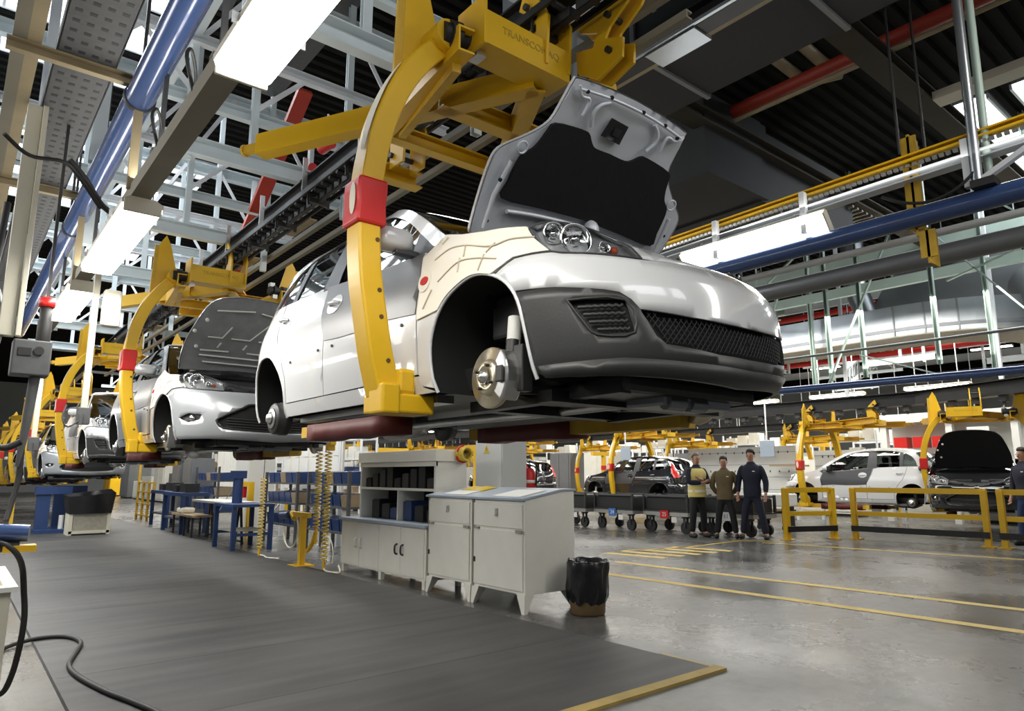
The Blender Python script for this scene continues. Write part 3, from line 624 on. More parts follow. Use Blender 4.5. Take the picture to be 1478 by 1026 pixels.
        b = MB(); F = hp(.056); q = [F(-.07, .695, 0, 1), F(-.02, .695, 0, 1), F(-.02, .735, 0, 1), F(-.07, .735, 0, 1)]; b.add(q, [(0, 1, 2, 3)]); b.build('latch_opening', 'steel_dark', lt)
        b = MB(); F = hp(.045)
        for sg in (-1, 1):
            b.tube([F(sg*x, v, 0, 1) for x, v in smooth_line([(.17, .83), (.22, .80), (.24, .75), (.21, .69)], 4)], .011, 6); b.tube([F(sg*x, v, 0, 1) for x, v in smooth_line([(.40, .84), (.36, .80), (.30, .80), (.30, .72)], 4)], .009, 6)
            b.tube([F(sg*(.568 + .03*cos(t)), .478 + .03*sin(t), 0, 1) for t in np.linspace(0, 2*pi, 12)], .006, 6)
            b.tube([F(sg*.60, .05, 0, 1), F(sg*.62, .22, 0, 1), F(sg*.60, .40, 0, 1)], .012, 6)
        b.tube([F(x, .16 + .03*(1 - (x/.5)**2), 0, 1) for x in np.linspace(-.5, .5, 14)], .012, 6); b.tube([F(x, .855 - .03*(x/.4)**2, 0, 1) for x in np.linspace(-.39, .39, 14)], .008, 6)
        b.build('bonnet_rib', 'hood_inner', bon)
        for x, v in ((-.34, .83), (-.18, .855), (.06, .86), (.24, .85), (.36, .82), (-.62, .3), (.62, .3), (-.6, .09), (.60, .10)):
            b = MB(); F = hp(.042); c = F(x, v, 0, 1); b.cyl(c, c + dn*.012, .010, 8); b.build('bonnet_buffer', 'black_plastic', bon)
    else:
        b = MB(); F = hp(.05)
        for ln in ([(-.45, .12), (.45, .12)], [(-.42, .74), (-.02, .78)], [(.05, .77), (.4, .72)], [(-.45, .42), (-.3, .42), (-.22, .56)], [(-.2, .42), (0, .42), (.16, .62), (.20, .66)], [(.1, .42), (.5, .42)], [(-.5, .2), (.5, .2)], [(-.5, .26), (-.2, .26)], [(.0, .26), (.5, .26)], [(-.33, .3), (-.3, .36)], [(-.05, .3), (-.02, .36)]):
            b.tube([F(x, v, 0, 1) for x, v in ln], .010, 6)
        b.build('insulation_clip_wire', 'panel_white', bon)
        for x, v in ((-.50, .62), (-.60, .48), (-.55, .30)):
            b = MB(); c = F(x, v, 0, 1); b.sphere(c, .022, 10, 6); b.build('bonnet_buffer', 'panel_white', bon)
    return root
car_hatch = make_car('hatchback_car', 'white hatchback with dark lower bumper hanging nearest, black-lined bonnet raised', 'A')
car_hatch.location = (2.54, 1.53, 1.48)
# ---------------------------------------------------------------- the hall
def struct(mb, name, mat, **kw): return tag(mb.build(name, mat, **kw), kind='structure')
def part_of(mb, name, mat, parent, **kw): return mb.build(name, mat, parent, world=True, **kw)
b = MB(); b.box(-20, -14, -.12, 52, 64, 0); struct(b, 'floor', 'polished_concrete')
ROOF = 8.2
b = MB(); n = 312; prof = []
for k in range(n):
    y = -14 + k*.25
    prof += [(y, ROOF), (y + .10, ROOF), (y + .13, ROOF + .09), (y + .22, ROOF + .09)]
prof.append((64, ROOF))
V = [(-20, y, z) for y, z in prof] + [(52, y, z) for y, z in prof]; m = len(prof)
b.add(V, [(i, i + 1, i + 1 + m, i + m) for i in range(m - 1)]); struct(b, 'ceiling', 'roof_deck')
b = MB(); b.box(-20, 63.7, 0, 52, 64, ROOF); struct(b, 'wall_back', 'far_wall')
b = MB(); b.box(51.7, -14, 0, 52, 63.7, ROOF); struct(b, 'wall_right', 'far_wall')
# daylight strips set in the roof
k = 1
for x0, x1, ys in ((-3.5, 2.2, (9.6, 10.9, 12.2, 15.4, 16.7, 18.0, 19.3)), (2.6, 4.0, (15.4, 16.7, 22, 23.3)), (14, 22, (1.0, 2.2, 3.4))):
    for y in ys:
        b = MB(); b.box(x0, y, ROOF - .06, x1, y + .8, ROOF - .03); o = struct(b, 'window_%d' % k, 'sky_pane'); k += 1
        f = MB()
        for yy in (y - .04, y + .8): f.box(x0, yy, ROOF - .12, x1, yy + .04, ROOF - .02)
        for q in range(1, 5): xx = x0 + (x1 - x0)*q/5; f.box(xx - .02, y, ROOF - .1, xx + .02, y + .8, ROOF - .061)
        f.build('glazing_bar', 'frame_white', o)
# painted lines on the concrete
b = MB()
def line_poly(b, a, c, w_, z=.003):
    a, c = Vector((*a, 0)), Vector((*c, 0)); d = (c - a).normalized(); nn = Vector((-d.y, d.x, 0))*w_/2
    b.add([(p.x, p.y, z) for p in (a - nn, c - nn, c + nn, a + nn)], [(0, 1, 2, 3)])
def line(a, c, w_): b = MB(); line_poly(b, a, c, w_); struct(b, 'trim_%d' % LN[0], 'line_yellow'); LN[0] += 1
LN = [1]
line((6.93, 6.9), (7.38, -4), .15); line((8.0, 7.3), (8.62, -4), .15); line((9.2, 8.25), (10.6, 7.9), .09); line((10.6, 7.9), (12.45, 8.0), .09); line((12.45, 8.0), (12.9, 7.35), .09); line((12.4, 7.5), (13.6, .5), .09)
for q in range(5): line((8.75 + q*.42, 8.2 - q*.02), (8.95 + q*.42, 7.1 - q*.02), .19)
# rubber mat with a yellow edge strip
b = MB(); b.add([(.66, 2.96, 0), (4.18, 2.96, 0), (4.06, 24, 0), (.70, 24, 0), (.67, 2.96, .014), (4.17, 2.96, .014), (4.05, 24, .014), (.71, 24, .014)], [(4, 5, 6, 7), (0, 1, 5, 4), (1, 2, 6, 5), (2, 3, 7, 6), (3, 0, 4, 7)])
mat_ = single(b, 'floor_mat', 'rubber_mat', 'long dark grey rubber mat laid under the hanging cars', 'mat', origin=(2.4, 2.96, 0))
b = MB(); b.box(.66, 2.87, 0, 4.22, 2.962, .018); part_of(b, 'edge_strip', 'edge_yellow', mat_, label='worn yellow edge strip')
b = MB(); b.box(4.17, 2.962, 0, 4.215, 3.4, .0155); part_of(b, 'side_strip', 'beam_brown', mat_)
b = MB()
for yy in np.arange(4.2, 24, 1.25): b.box(.69, yy, .0138, 4.12, yy + .004, .0146)
part_of(b, 'mat_seam', 'black_plastic', mat_)['kind'] = 'stuff'

# ---------------------------------------------------------------- conveyor: carriers, rail, support frames
def make_carrier():
    """origin under the middle of the carrier, in the plane of its two arms; z is counted from the cars' own zero"""
    r = thing('car_carrier', 'yellow overhead carrier gripping the nearest white hatchback, red pad on its arm', 'carrier')
    Y = 'yellow_paint'
    cen = smooth_line([(-.93, .20), (-.985, .40), (-1.02, .58), (-1.055, .78), (-1.07, 1.0), (-1.065, 1.22), (-1.045, 1.39), (-1.0, 1.60), (-.91, 1.83), (-.77, 2.05), (-.58, 2.24)], 4)
    for sd in (1, -1):
        b = MB(); n = len(cen); V = []
        for i, (x, z) in enumerate(cen):
            a = cen[max(i - 1, 0)]; c = cen[min(i + 1, n - 1)]; t = Vector((c[0] - a[0], c[1] - a[1])).normalized(); nx, nz = t.y, -t.x
            w_ = .058 + .010*abs(i/n - .5)
            for o, yy in ((-w_, -.068), (w_, -.068), (w_, .075), (-w_, .075)): V.append((sd*(x + nx*o), yy, z + nz*o))
        b.add(V, [(i*4 + k, i*4 + (k+1) % 4, i*4 + 4 + (k+1) % 4, i*4 + 4 + k) for i in range(n - 1) for k in range(4)] + [(0, 1, 2, 3), tuple(4*(n-1) + k for k in (3, 2, 1, 0))])
        arm = b.build('arm', Y, r, bevel=.012)
        # red pad wrapped round the arm
        b = MB(); seg = [(x, z) for x, z in smooth_line([(-1.067, 1.02), (-1.069, 1.13), (-1.064, 1.26)], 4)]; V = []
        for i, (x, z) in enumerate(seg):
            pf = .078 + .0025*sin(i*1.3)
            for o, yy in ((-pf, -.084), (pf, -.084), (pf, .092), (-pf, .092)): V.append((sd*(x + o), yy, z))
        n2 = len(seg); b.add(V, [(i*4 + k, i*4 + (k+1) % 4, i*4 + 4 + (k+1) % 4, i*4 + 4 + k) for i in range(n2 - 1) for k in range(4)] + [(3, 2, 1, 0), tuple(4*(n2-1) + k for k in range(4))])
        pad = b.build('red_pad', 'red_pad', arm, bevel=.014)
        b = MB(); cx_ = sd*(-1.065 - .0815); V = [(cx_ - sd*.004, -.035 + .032*cos(t) + .012, 1.15 + .085*sin(t)) for t in np.linspace(0, 2*pi, 14)[:-1]]
        b.add(V, [tuple(range(13))]); b.build('worn_patch', 'wear_white', pad)
        b = MB(); cs = [(x, z) for x, z in cen if 1.36 < z < 1.95]; V = []
        for i, (x, z) in enumerate(cs):
            wv = .018 + .026*sin(pi*i/(len(cs) - 1))
            V += [(sd*(x - .063), -.02 - wv, z + .03), (sd*(x - .063), -.02 + wv, z + .03)]
        b.add(V, [(2*i, 2*i+1, 2*i+3, 2*i+2) for i in range(len(cs) - 1)]); b.build('worn_patch', 'wear_white', arm)
        # foot under the sill
        b = MB(); b.box(sd*-.99, -.10, .11, sd*-.70, .10, .205); b.box(sd*-1.0, -.11, .105, sd*-.90, .03, .25); b.build('foot', Y, arm, bevel=.012)
        b = MB(); b.box(sd*-.90, -.085, .2, sd*-.80, .08, .33); b.build('foot_bracket', Y, arm, bevel=.02)
        for zz, xx in ((.36, -.975), (.57, -1.02), (.70, -1.035), (.95, -1.055)):
            b = MB(); b.cyl((sd*(xx + .025), -.064, zz), (sd*(xx + .025), -.0705, zz), .012, 10); b.build('bolt_hole', 'wear_dark', arm)
        # rising guide fin
        b = MB(); pl = [(-.86, 1.93), (-.70, 2.10), (-.63, 2.28), (-.72, 2.62), (-.77, 2.72), (-.84, 2.60)]
        b.prism(pl, lambda x, z: (sd*x, .05, z), lambda x, z: (sd*x, .075, z)); b.build('guide_fin', Y, arm)
        b = MB(); b.bar((sd*-.85, .062, 1.95), (sd*-.83, .062, 2.58), .02, .11, (1, 0, 0)); b.build('fin_web', 'yellow_worn', arm)
        # pivot, roller
        b = MB(); b.cyl((sd*-.66, -.12, 2.2), (sd*-.66, .10, 2.2), .085, 18); b.build('pivot_housing', Y, arm)
        b = MB(); b.cyl((sd*-.70, -.10, 2.20), (sd*-.44, -.13, 2.20), .062, 18); b.cyl((sd*-.66, -.1, 2.2), (sd*-.60, -.11, 2.2), .085, 18); b.cyl((sd*-.52, -.12, 2.2), (sd*-.48, -.125, 2.2), .078, 18); b.build('roller', 'rubber', arm)
        b = MB(); b.cbox((sd*-.47, -.12, 2.28), (.06, .08, .05)); b.cbox((sd*-.50, -.15, 2.12), (.06, .08, .05)); b.build('roller_bolt', 'steel_bright', arm)
        # longitudinal pads below the sills
        xi, xo, zz0 = (.58, .72, .045) if sd > 0 else (.66, .80, .07)
        b = MB(); b.box(sd*-xo, (.42 if sd > 0 else -.55), zz0 + .015, sd*-xi, 1.5, zz0 + (.085 if sd > 0 else .115)); lb = b.build('sill_beam', 'yellow_worn', r)
        for y0, y1 in ((.35, 1.35),):
            b = MB(); V = []
            ks_ = 8
            for i in range(ks_ + 1):
                y = y0 + (y1 - y0)*i/ks_; e = .012 + .010*sin(i*1.9)
                for x, z in ((-xo - .02 - e*.4, zz0 - e*.6), (-xi + .02 + e*.4, zz0 - e*.5), (-xi + .02 + e*.4, zz0 + (.092 if sd > 0 else .125)), (-xo - .02 - e*.4, zz0 + (.092 if sd > 0 else .125))): V.append((sd*x, y, z))
            b.add(V, [(i*4 + k, i*4 + (k+1) % 4, i*4 + 4 + (k+1) % 4, i*4 + 4 + k) for i in range(ks_) for k in range(4)] + [(0, 1, 2, 3), tuple(4*ks_ + k for k in (3, 2, 1, 0))], True)
            b.build('sill_pad', 'red_pad_dark', lb)
        # overhead longitudinal channel between arm and front cross beam
        b = MB(); b.channel((sd*-.62, -.22, 2.13), (sd*-.50, .95, 2.13), .10, .15, .012); b.build('side_channel', Y, r)
        b = MB(); b.bar((sd*-.60, -.10, 2.03), (sd*-.42, .80, 2.06), .05, .05); b.build('stay_rod', 'yellow_worn', r)
    # cross beams and diagonals
    b = MB(); b.box(-.54, -.27, 2.13, .10, -.25, 2.33); b.box(-.54, -.25, 2.13, .10, -.06, 2.15); b.box(-.54, -.25, 2.31, .10, -.06, 2.33); cb = b.build('front_cross_beam', Y, r)
    b = MB(); b.box(-.555, -.29, 2.11, -.535, -.04, 2.40); b.build('beam_end_plate', Y, cb)
    text_part('maker_lettering', 'TRANSCOMAQ', .062, 'letter_grey', cb, (-.20, -.272, 2.25), (1, 0, 0), (0, 0, 1), .0015)
    b = MB(); b.channel((-.03, -.12, 2.17), (-1.02, 1.80, 2.17), .11, .15, .014); dg = b.build('diagonal_beam', Y, r)
    d = Vector((-1.02, 1.98, 0)).normalized(); nn = Vector((-d.y, d.x, 0))
    b = MB(); e = Vector((-1.02, 1.80, 2.17)); b.bar(e, e + d*.14, .05, .06); b.cyl(e + d*.14, e + d*.155, .045, 12); b.build('beam_buffer', 'yellow_worn', dg)
    p = Vector((-.80, 1.42, 2.175)); s_ = Vector((-d.y, d.x, 0)); off = -.0565 if s_.x > 0 else .0565
    text_part('maker_lettering', 'TRANSCOMAQ', .068, 'letter_grey', dg, p + Vector((-abs(d.y), d.x if d.y < 0 else -abs(d.x), 0))*.0585, -d, (0, 0, 1), .0015)
    b = MB(); b.channel((-.03, -.12, 2.17), (1.05, 1.86, 2.17), .11, .15, .014); b.build('diagonal_beam', Y, r)
    b = MB(); b.channel((-.62, .92, 2.12), (.62, .92, 2.12), .09, .11, .012, kind='I'); b.build('cross_bar', Y, r)
    b = MB(); b.channel((-.38, .42, 2.16), (.55, .42, 2.16), .11, .13, .012, kind='I'); b.build('cross_bar', Y, r)
    b = MB(); b.channel((-.2, 1.6, 2.17), (.2, 1.6, 2.17), .11, .13, .012); b.build('cross_bar', Y, r)
    # hangers up to the trolleys
    for y in (-.18, 1.45):
        b = MB(); pl = [(0, .36), (-.32, .36), (-.55, .50), (-.33, .50), (-.30, .42), (-.20, .56), (-.20, .66), (-.52, .80), (-.86, .68), (-.34, .74), (-.16, .74), (.0, .56)]
        for x in (-.10, .08):
            b.prism([(.10, 0), (.10, .22), (.02, .30), (.02, .36), (.14, .46), (.10, .56), (-.06, .42), (-.12, .30), (-.10, 0)], lambda q, z, x=x: (x, y + q, 2.18 + z), lambda q, z, x=x: (x + .02, y + q, 2.18 + z))
        hg = b.build('hanger_plate', Y, r)
        for q, z in ((.06, .10), (.06, .44)):
            b = MB(); b.cyl((-.125, y + q, 2.18 + z), (.125, y + q, 2.18 + z), .022, 10); b.build('hanger_bolt', 'steel_dark', hg)
    return r
carrier = make_carrier(); carrier.location = (2.54, 2.95, 1.48)
LINE = 'row of yellow carriers going back along the line'
carriers = [carrier]
words_ = ['yellow carrier second in the row, holding the silver car with raised bonnet', 'yellow carrier third in the row, behind the silver car, hook feet under white car', 'fourth yellow carrier in the row, far back beside the black hanging cable', 'fifth yellow carrier in the row, small and far off near the frame edge', 'sixth yellow carrier in the row, tiny and last but one in view', 'seventh yellow carrier in the row, tiniest and farthest of all']
for k, (y, z) in enumerate(((8.72, 1.44), (14.6, 1.38), (20.3, 1.12), (25.8, .95), (30.6, .85), (35.5, .8))):
    c = place(carrier, (2.54, y, z), 0, words_[k], LINE); carriers.append(c)
carrier['group'] = LINE

# cars further back on the line
car_sedan = make_car('silver_car', 'silver car second in the line, raised bonnet lined with grey padding', 'B', 'silver_paint')
car_sedan.location = (2.54, 6.82, 1.44)
LINECARS = 'cars hanging from the carriers'
for c in (car_hatch, car_sedan): c['group'] = LINECARS
for k, (y, z, src, lab, mp) in enumerate(((12.75, 1.37, 0, 'white hatchback third in the line, bonnet shut away behind the silver car', None), (18.4, 1.1, 1, 'pale grey car fourth in the line, half hidden behind yellow arms', None), (23.9, .95, 0, 'white car fifth in the line, a small pale shape far back', None), (28.9, .85, 0, 'farthest white car, sixth in the line', None))):
    place((car_hatch, car_sedan)[src], (2.54, y, z), 0, lab, LINECARS, skip=('bonnet', 'bonnet_stay') if src == 0 else ())

# overhead rail with chain and trolleys
rail = thing('conveyor_rail', 'black overhead conveyor rail with chain running above the hanging cars', 'conveyor', (2.54, 1, 4.0))
b = MB(); b.channel((2.54, -3, 4.16), (2.54, 16, 4.16), .12, .20, .016, kind='I'); b.channel((2.54, 16, 4.16), (2.54, 40, 3.55), .12, .20, .016, kind='I'); part_of(b, 'rail_beam', 'rail_black', rail)
b = MB(); b.bar((2.40, -3, 4.0), (2.40, 16, 4.0), .02, .05); b.bar((2.68, -3, 4.0), (2.68, 16, 4.0), .02, .05); b.bar((2.54, -3, 3.93), (2.54, 16, 3.93), .03, .03); part_of(b, 'guide_bar', 'rail_black', rail)
b = MB()
for q in range(120):
    y = -3 + q*.16; b.cbox((2.54, y, 3.96), (.05, .11, .06)); b.cyl((2.44, y, 4.0), (2.64, y, 4.0), .022, 6)
    if q % 4 == 0: b.cbox((2.54, y, 4.03), (.22, .07, .04))
part_of(b, 'drive_chain', 'steel_dark', rail)['kind'] = 'stuff'
for q in range(22):
    y = -2.2 + q*.83; b = MB(); b.cbox((2.54, y, 3.93), (.20, .05, .05)); b.cyl((2.47, y, 4.07), (2.50, y, 4.07), .05, 10); b.cyl((2.58, y, 4.07), (2.61, y, 4.07), .05, 10); b.bar((2.44, y, 4.07), (2.44, y, 3.88), .03, .015); b.bar((2.64, y, 4.07), (2.64, y, 3.88), .03, .015)
    part_of(b, 'trolley', 'steel_dark', rail)
for q in range(13):
    y = .2 + q*1.21; b = MB(); b.bar((2.45, y, 4.06), (2.45, y, 4.42), .05, .012, (0, 1, 0)); b.bar((2.45, y, 4.28), (2.63, y, 4.28), .05, .02); part_of(b, 'rail_clamp', 'steel_bright' if q % 2 else 'frame_white', rail)
for q in range(9):
    y = 1.6 + q*1.7; b = MB(); b.bar((2.74, y, 3.98), (2.74, y + .62, 3.98), .09, .02); part_of(b, 'side_guard', 'beam_brown', rail)
# lattice frames carrying the rail
def lattice(y, far=False, x0=.15, x1=4.3, tall=True):
    t = thing('lattice_frame', LATT[0], 'steel frame', (2.3, y, 4.25), group='lattice frames that carry the conveyor rail')
    W = 'frame_white'; T = 'frame_teal'
    def P_(nm, mt, *a, **k): m_ = MB(); m_.channel(*a, **k); part_of(m_, nm, mt, t)
    P_('lower_channel', T, (1.15, y, 4.33), (2.95, y, 4.33), .10, .17, .012)
    P_('middle_channel', T, (x0, y + .12, 4.86), (3.6, y + .12, 4.86), .08, .12, .010)
    P_('upper_chord', W, (x0 - 1.2, y, 5.42), (x1, y, 5.42), .08, .10, .010)
    P_('top_chord', T, (x0 - 2, y + .1, 6.3), (x1 + 1, y + .1, 6.3), .12, .18, .012)
    for x, z0, z1, mt in ((1.42, 4.2, 6.3, T), (2.02, 4.42, ROOF, T), (3.02, 4.0, ROOF, T), (.5, 4.8, 6.3, W), (3.6, 4.8, 6.3, W), (.95, 5.4, ROOF, T)):
        P_('upright', mt, (x, y + .05, z0), (x, y + .05, z1), .07, .06, .008, up=(0, 1, 0))
    for (xa, za), (xb, zb) in (((.5, 4.9), (.95, 5.4)), ((.95, 5.4), (1.42, 4.9)), ((1.42, 5.4), (2.02, 6.3)), ((3.02, 6.3), (3.6, 5.4)), ((2.02, 5.4), (2.5, 6.3)), ((.95, 5.5), (.5, 6.25)), ((2.02, 4.9), (2.5, 5.4))):
        m_ = MB(); m_.bar((xa, y + .03, za), (xb, y + .03, zb), .05, .012, (0, 1, 0)); part_of(m_, 'brace', W, t)
    return t
LATT = ['']
FR = ['teal grey lattice frame over the nearest car, half behind the yellow arm', 'teal lattice frame ending at the black rail, behind the left yellow beam', 'third teal lattice frame back along the rail, over the silver car', 'fourth teal lattice frame along the rail, behind the second carrier', 'fifth teal lattice frame along the rail, far back', 'sixth teal lattice frame along the rail, above the third carrier', 'seventh and farthest teal lattice frame over the line']
for k, y in enumerate((4.1, 6.5, 8.95, 11.4, 13.9, 16.4, 19.2)): LATT[0] = FR[k]; lattice(y)
# long members tying the frames, and the red raking struts
for nm, mt, a, c_, w_, h, lab in (
    ('tie_beam', 'frame_teal', (1.42, 2, 5.5), (1.42, 20, 5.5), .07, .10, 'teal tie beam running back over the lamp row'),
    ('tie_beam', 'frame_white', (3.3, 1, 4.75), (3.3, 20, 4.75), .08, .12, 'white tie beam beyond the black rail'),
    ('tie_beam', 'frame_olive', (3.1, 2, 4.2), (3.1, 20, 4.2), .06, .06, 'olive tie bar right beside the black rail'),
    ('tie_beam', 'frame_olive', (2.9, 2, 3.8), (2.9, 20, 3.8), .05, .05, 'lower olive tie bar under the rail, seen past the arm'),
    ('tie_beam', 'frame_teal', (-.4, 2, 5.3), (-.4, 24, 5.3), .10, .14, 'teal beam in the upper corner past the cable tray')):
    b = MB(); b.channel(a, c_, w_, h, .01); single(b, nm, mt, lab, 'beam')
for a, c_, lab in (((2.6, 6.75, 5.45), (2.55, 8.0, 4.42), 'rust red raking strut behind the left yellow beam'), ((2.95, 9.2, 4.95), (2.95, 10.2, 4.3), 'rust red raking strut lower down, over the silver car'), ((3.3, 10.9, 4.7), (3.3, 11.9, 4.1), 'short red strut just left of the big yellow arm')):
    b = MB(); b.channel(a, c_, .16, .06, .012); single(b, 'raking_strut', 'red_paint', lab, 'strut')
for y, z in ((6.0, 4.53), (6.42, 4.42)):
    b = MB(); b.tube([(2.6, y, z), (2.6, y + .22, z + .02)], .055, 12); rl_ = single(b, 'red_roller', 'red_pad', 'red roller above the rail, %s of two behind the yellow arm' % ('nearer' if y < 6.2 else 'farther'), 'roller')
    b = MB(); b.tube([(2.6, y + .1, z + .05), (2.6, y + .1, z + (.35 if y < 6.2 else .46))], .012, 6); part_of(b, 'roller_rod', 'frame_white', rl_)
b = MB()
for p0, p1 in (((1.6, 5.2, ROOF - .7), (4.6, 5.2, ROOF - .7)),): b.bar(p0, p1, .5, .03)
single(b, 'roof_panel', 'duct_grey', 'grey flat duct panel under the roof, above the yellow arm', 'panel')
for k, (x, y0, y1, z) in enumerate(((1.9, 4.9, 8, 6.9), (2.9, 5.2, 9, 6.6))):
    b = MB(); b.bar((x, y0, z), (x, y1, z), .34, .10); single(b, 'cable_trunking', 'tray_grey', 'dark cable trunking under the roof %s' % ('nearer the lamps' if k == 0 else 'nearer the yellow fin'), 'trunking')
# ---------------------------------------------------------------- over the operators: lamps, blue pipe, trays, posts
def batten_lamp(x, y0, y1, z, lab, group, w_=.23, tilt=0, hang=0.):
    t = thing('batten_lamp', lab, 'lamp', (x, (y0 + y1)/2, z), group=group)
    h = w_/2
    prof = [(-h*.75, .0), (-h, .035), (-h, .075), (-h*.6, .10), (h*.6, .10), (h, .075), (h, .035), (h*.75, .0)]
    b = MB(); b.prism([(-h*.98, .05), (-h, .075), (-h*.6, .10), (h*.6, .10), (h, .075), (h*.98, .05)], lambda q, zz: (q, -(y1 - y0)/2 - .01, zz), lambda q, zz: (q, (y1 - y0)/2 + .01, zz)); b.build('lamp_housing', 'post_cream', t)
    b = MB(); b.prism([(-h*.70, .0), (-h*.97, .03), (-h*.97, .049), (h*.97, .049), (h*.97, .03), (h*.70, .0)], lambda q, zz: (q, -(y1 - y0)/2, zz), lambda q, zz: (q, (y1 - y0)/2, zz)); b.build('diffuser', 'tube_glow', t, bevel=.01)
    t.rotation_euler = (0, tilt, 0)
    if hang:
        for s_ in (-1, 1): b = MB(); b.bar((0, s_*.5, .10), (0, s_*.5, hang - z), .02, .02, (0, 1, 0)); b.build('suspension_rod', 'frame_white', t)
    for s_ in (-1, 1):
        b = MB(); b.cbox((0, s_*((y1 - y0)/2 + .012), .04), (w_*.9, .02, .08)); b.build('end_cap', 'post_cream', t, bevel=.006)
        
        for e_ in (-1, 1): b = MB(); b.bar((e_*(h + .006), s_*(y1 - y0)*.33, .04), (e_*(h + .006), s_*(y1 - y0)*.33, .085), .03, .006); b.build('clip', 'steel_bright', t)
    return t
TASK = 'glowing batten lamps in the row over the mat'
batten_lamp(.75, .9, 2.62, 2.85, 'large glowing batten lamp nearest, cut by the top edge', TASK)
batten_lamp(.75, 4.45, 6.05, 2.85, 'second glowing batten lamp in the row, beside the blue pipe', TASK)
batten_lamp(.75, 6.75, 8.25, 2.85, 'third glowing batten lamp, over the second drop pole', TASK)
batten_lamp(-.42, 7.6, 9.6, 2.55, 'dim batten lamp at the far side, behind the black cable loop', TASK, hang=ROOF)
b = MB(); b.channel((.75, -2, 3.03), (.75, 10, 3.03), .11, .09, .012); ch = single(b, 'lamp_channel', 'frame_olive', 'dull brown steel channel the row of batten lamps hangs from', 'channel')
for y in (.5, 2.95, 4.1, 6.4, 8.5):
    b = MB(); b.bar((.75, y, 3.07), (.75, y, 4.9), .025, .025); b.cbox((.75, y, 3.10), (.09, .06, .05)); part_of(b, 'drop_rod', 'steel_dark', ch)
for y in (3.2, 3.9):
    b = MB(); b.tube(smooth_line([(.70, y, 3.06), (.66, y, 3.22), (.70, y + .1, 3.32), (.75, y + .2, 3.25), (.75, y + .22, 3.06)], 4), .009, 6); part_of(b, 'looped_cable', 'rubber', ch)
b = MB(); b.cyl((.70, -3, 3.66), (.70, 14, 3.66), .085, 20); bp_ = single(b, 'blue_pipe', 'pipe_blue', 'glossy blue pipe running back along the lamp row', 'pipe')
for y in (1.5, 4.6, 7.6):
    b = MB(); b.bar((.70, y, 3.72), (.70, y, 5.4), .02, .02); b.lathe([(.086, -.02), (.094, -.02), (.094, .02), (.086, .02)], (.70, y, 3.66), (0, 1, 0), 20); part_of(b, 'pipe_hanger', 'steel_dark', bp_)
# perforated cable tray
b = MB(); b.box(.24, 1.5, 3.80, .55, 12, 3.815); b.box(.235, 1.5, 3.80, .245, 12, 3.87); b.box(.545, 1.5, 3.80, .555, 12, 3.87); tr = single(b, 'cable_tray', 'tray_grey', 'grey perforated cable tray in the upper corner beside the blue pipe', 'cable tray')
b = MB()
for y in np.arange(2.2, 11, .11):
    for x in (.29, .36, .43, .50): b.box(x - .018, y, 3.7985, x + .018, y + .03, 3.80)
part_of(b, 'tray_slot', 'black_plastic', tr)['kind'] = 'stuff'
b = MB(); b.tube([(.5, 1.5, 3.86), (.5, 12, 3.86)], .03, 8); part_of(b, 'conduit', 'steel_bright', tr)
for x, mt, lab in ((.13, 'beam_brown', 'brown channel left of the grey cable tray'), (.06, 'frame_olive', 'olive conduit far left beside the brown channel')):
    b = MB(); b.channel((x, 2, 3.83), (x, 12, 3.83), .07, .07, .008); single(b, 'long_channel', mt, lab, 'channel')
for y, lab in ((4.6, 'brown cross bracket under the cable tray, nearer one'), (6.95, 'brown cross bracket under the cable tray, farther one')):
    t = thing('cross_bracket', lab, 'bracket', (.38, y, 3.75))
    b = MB(); b.channel((.0, y, 3.76), (.72, y, 3.76), .05, .07, .008); part_of(b, 'bracket_arm', 'beam_brown', t)
    b = MB(); b.bar((.70, y, 3.74), (.70, y, 3.05 if y < 5 else 2.95), .05, .03); part_of(b, 'bracket_leg', 'beam_brown', t)
    b = MB(); b.bar((.08, y, 3.8), (.08, y, 5.2), .05, .04); part_of(b, 'bracket_post', 'frame_olive', t)
# teal hanging columns beside the pipe
for x, y, z0, lab in ((.66, 6.05, 3.75, 'pale teal hanging column behind the brown bracket'), (.78, 7.2, 3.4, 'slimmer teal hanging column touching the blue pipe'), (.40, 8.6, 3.3, 'grey hanging column below the farther brown bracket'), (.95, 9.4, 3.6, 'grey-white hanging column between pipe and lamp channel')):
    b = MB(); b.channel((x, y, z0), (x, y, ROOF), .10, .08, .01, up=(0, 1, 0)); single(b, 'hanging_column', 'frame_teal' if x != .40 else 'frame_white', lab, 'column')
for k, (x, y, z) in enumerate(((.62, 4.2, 4.35), (.75, 4.35, 4.5))):
    b = MB(); b.cbox((x, y, z), (.16, .22, .14)); b.cyl((x, y - .14, z - .02), (x, y + .14, z - .02), .05, 10); b.tube(smooth_line([(x, y, z), (x - .15, y + .1, z + .02), (x - .3, y + .1, z - .04)], 4), .025, 8)
    single(b, 'cable_trolley', ('steel_dark', 'beam_brown')[k], ('dark cable trolley up by the pipe and tray', 'brown cable trolley up by the pipe and tray')[k], 'trolley')
# sagging black cables
def cable(pts, r, lab, mat='rubber', cat='cable', name='hanging_cable', group=None):
    b = MB(); b.tube(smooth_line(pts, 6), r, 8); return single(b, name, mat, lab, cat, group)
cable([(.05, 4.6, 3.2), (.18, 4.7, 3.15), (.35, 4.8, 3.2), (.44, 4.9, 3.18), (.6, 5.0, 3.02)], .012, 'thin black cable sagging from the brown channel to the blue pipe')
cable([(.40, 5.0, 3.3), (.50, 5.05, 3.22), (.60, 5.1, 3.1), (.68, 5.2, 3.08)], .02, 'thick black cable drooping behind the blue pipe')
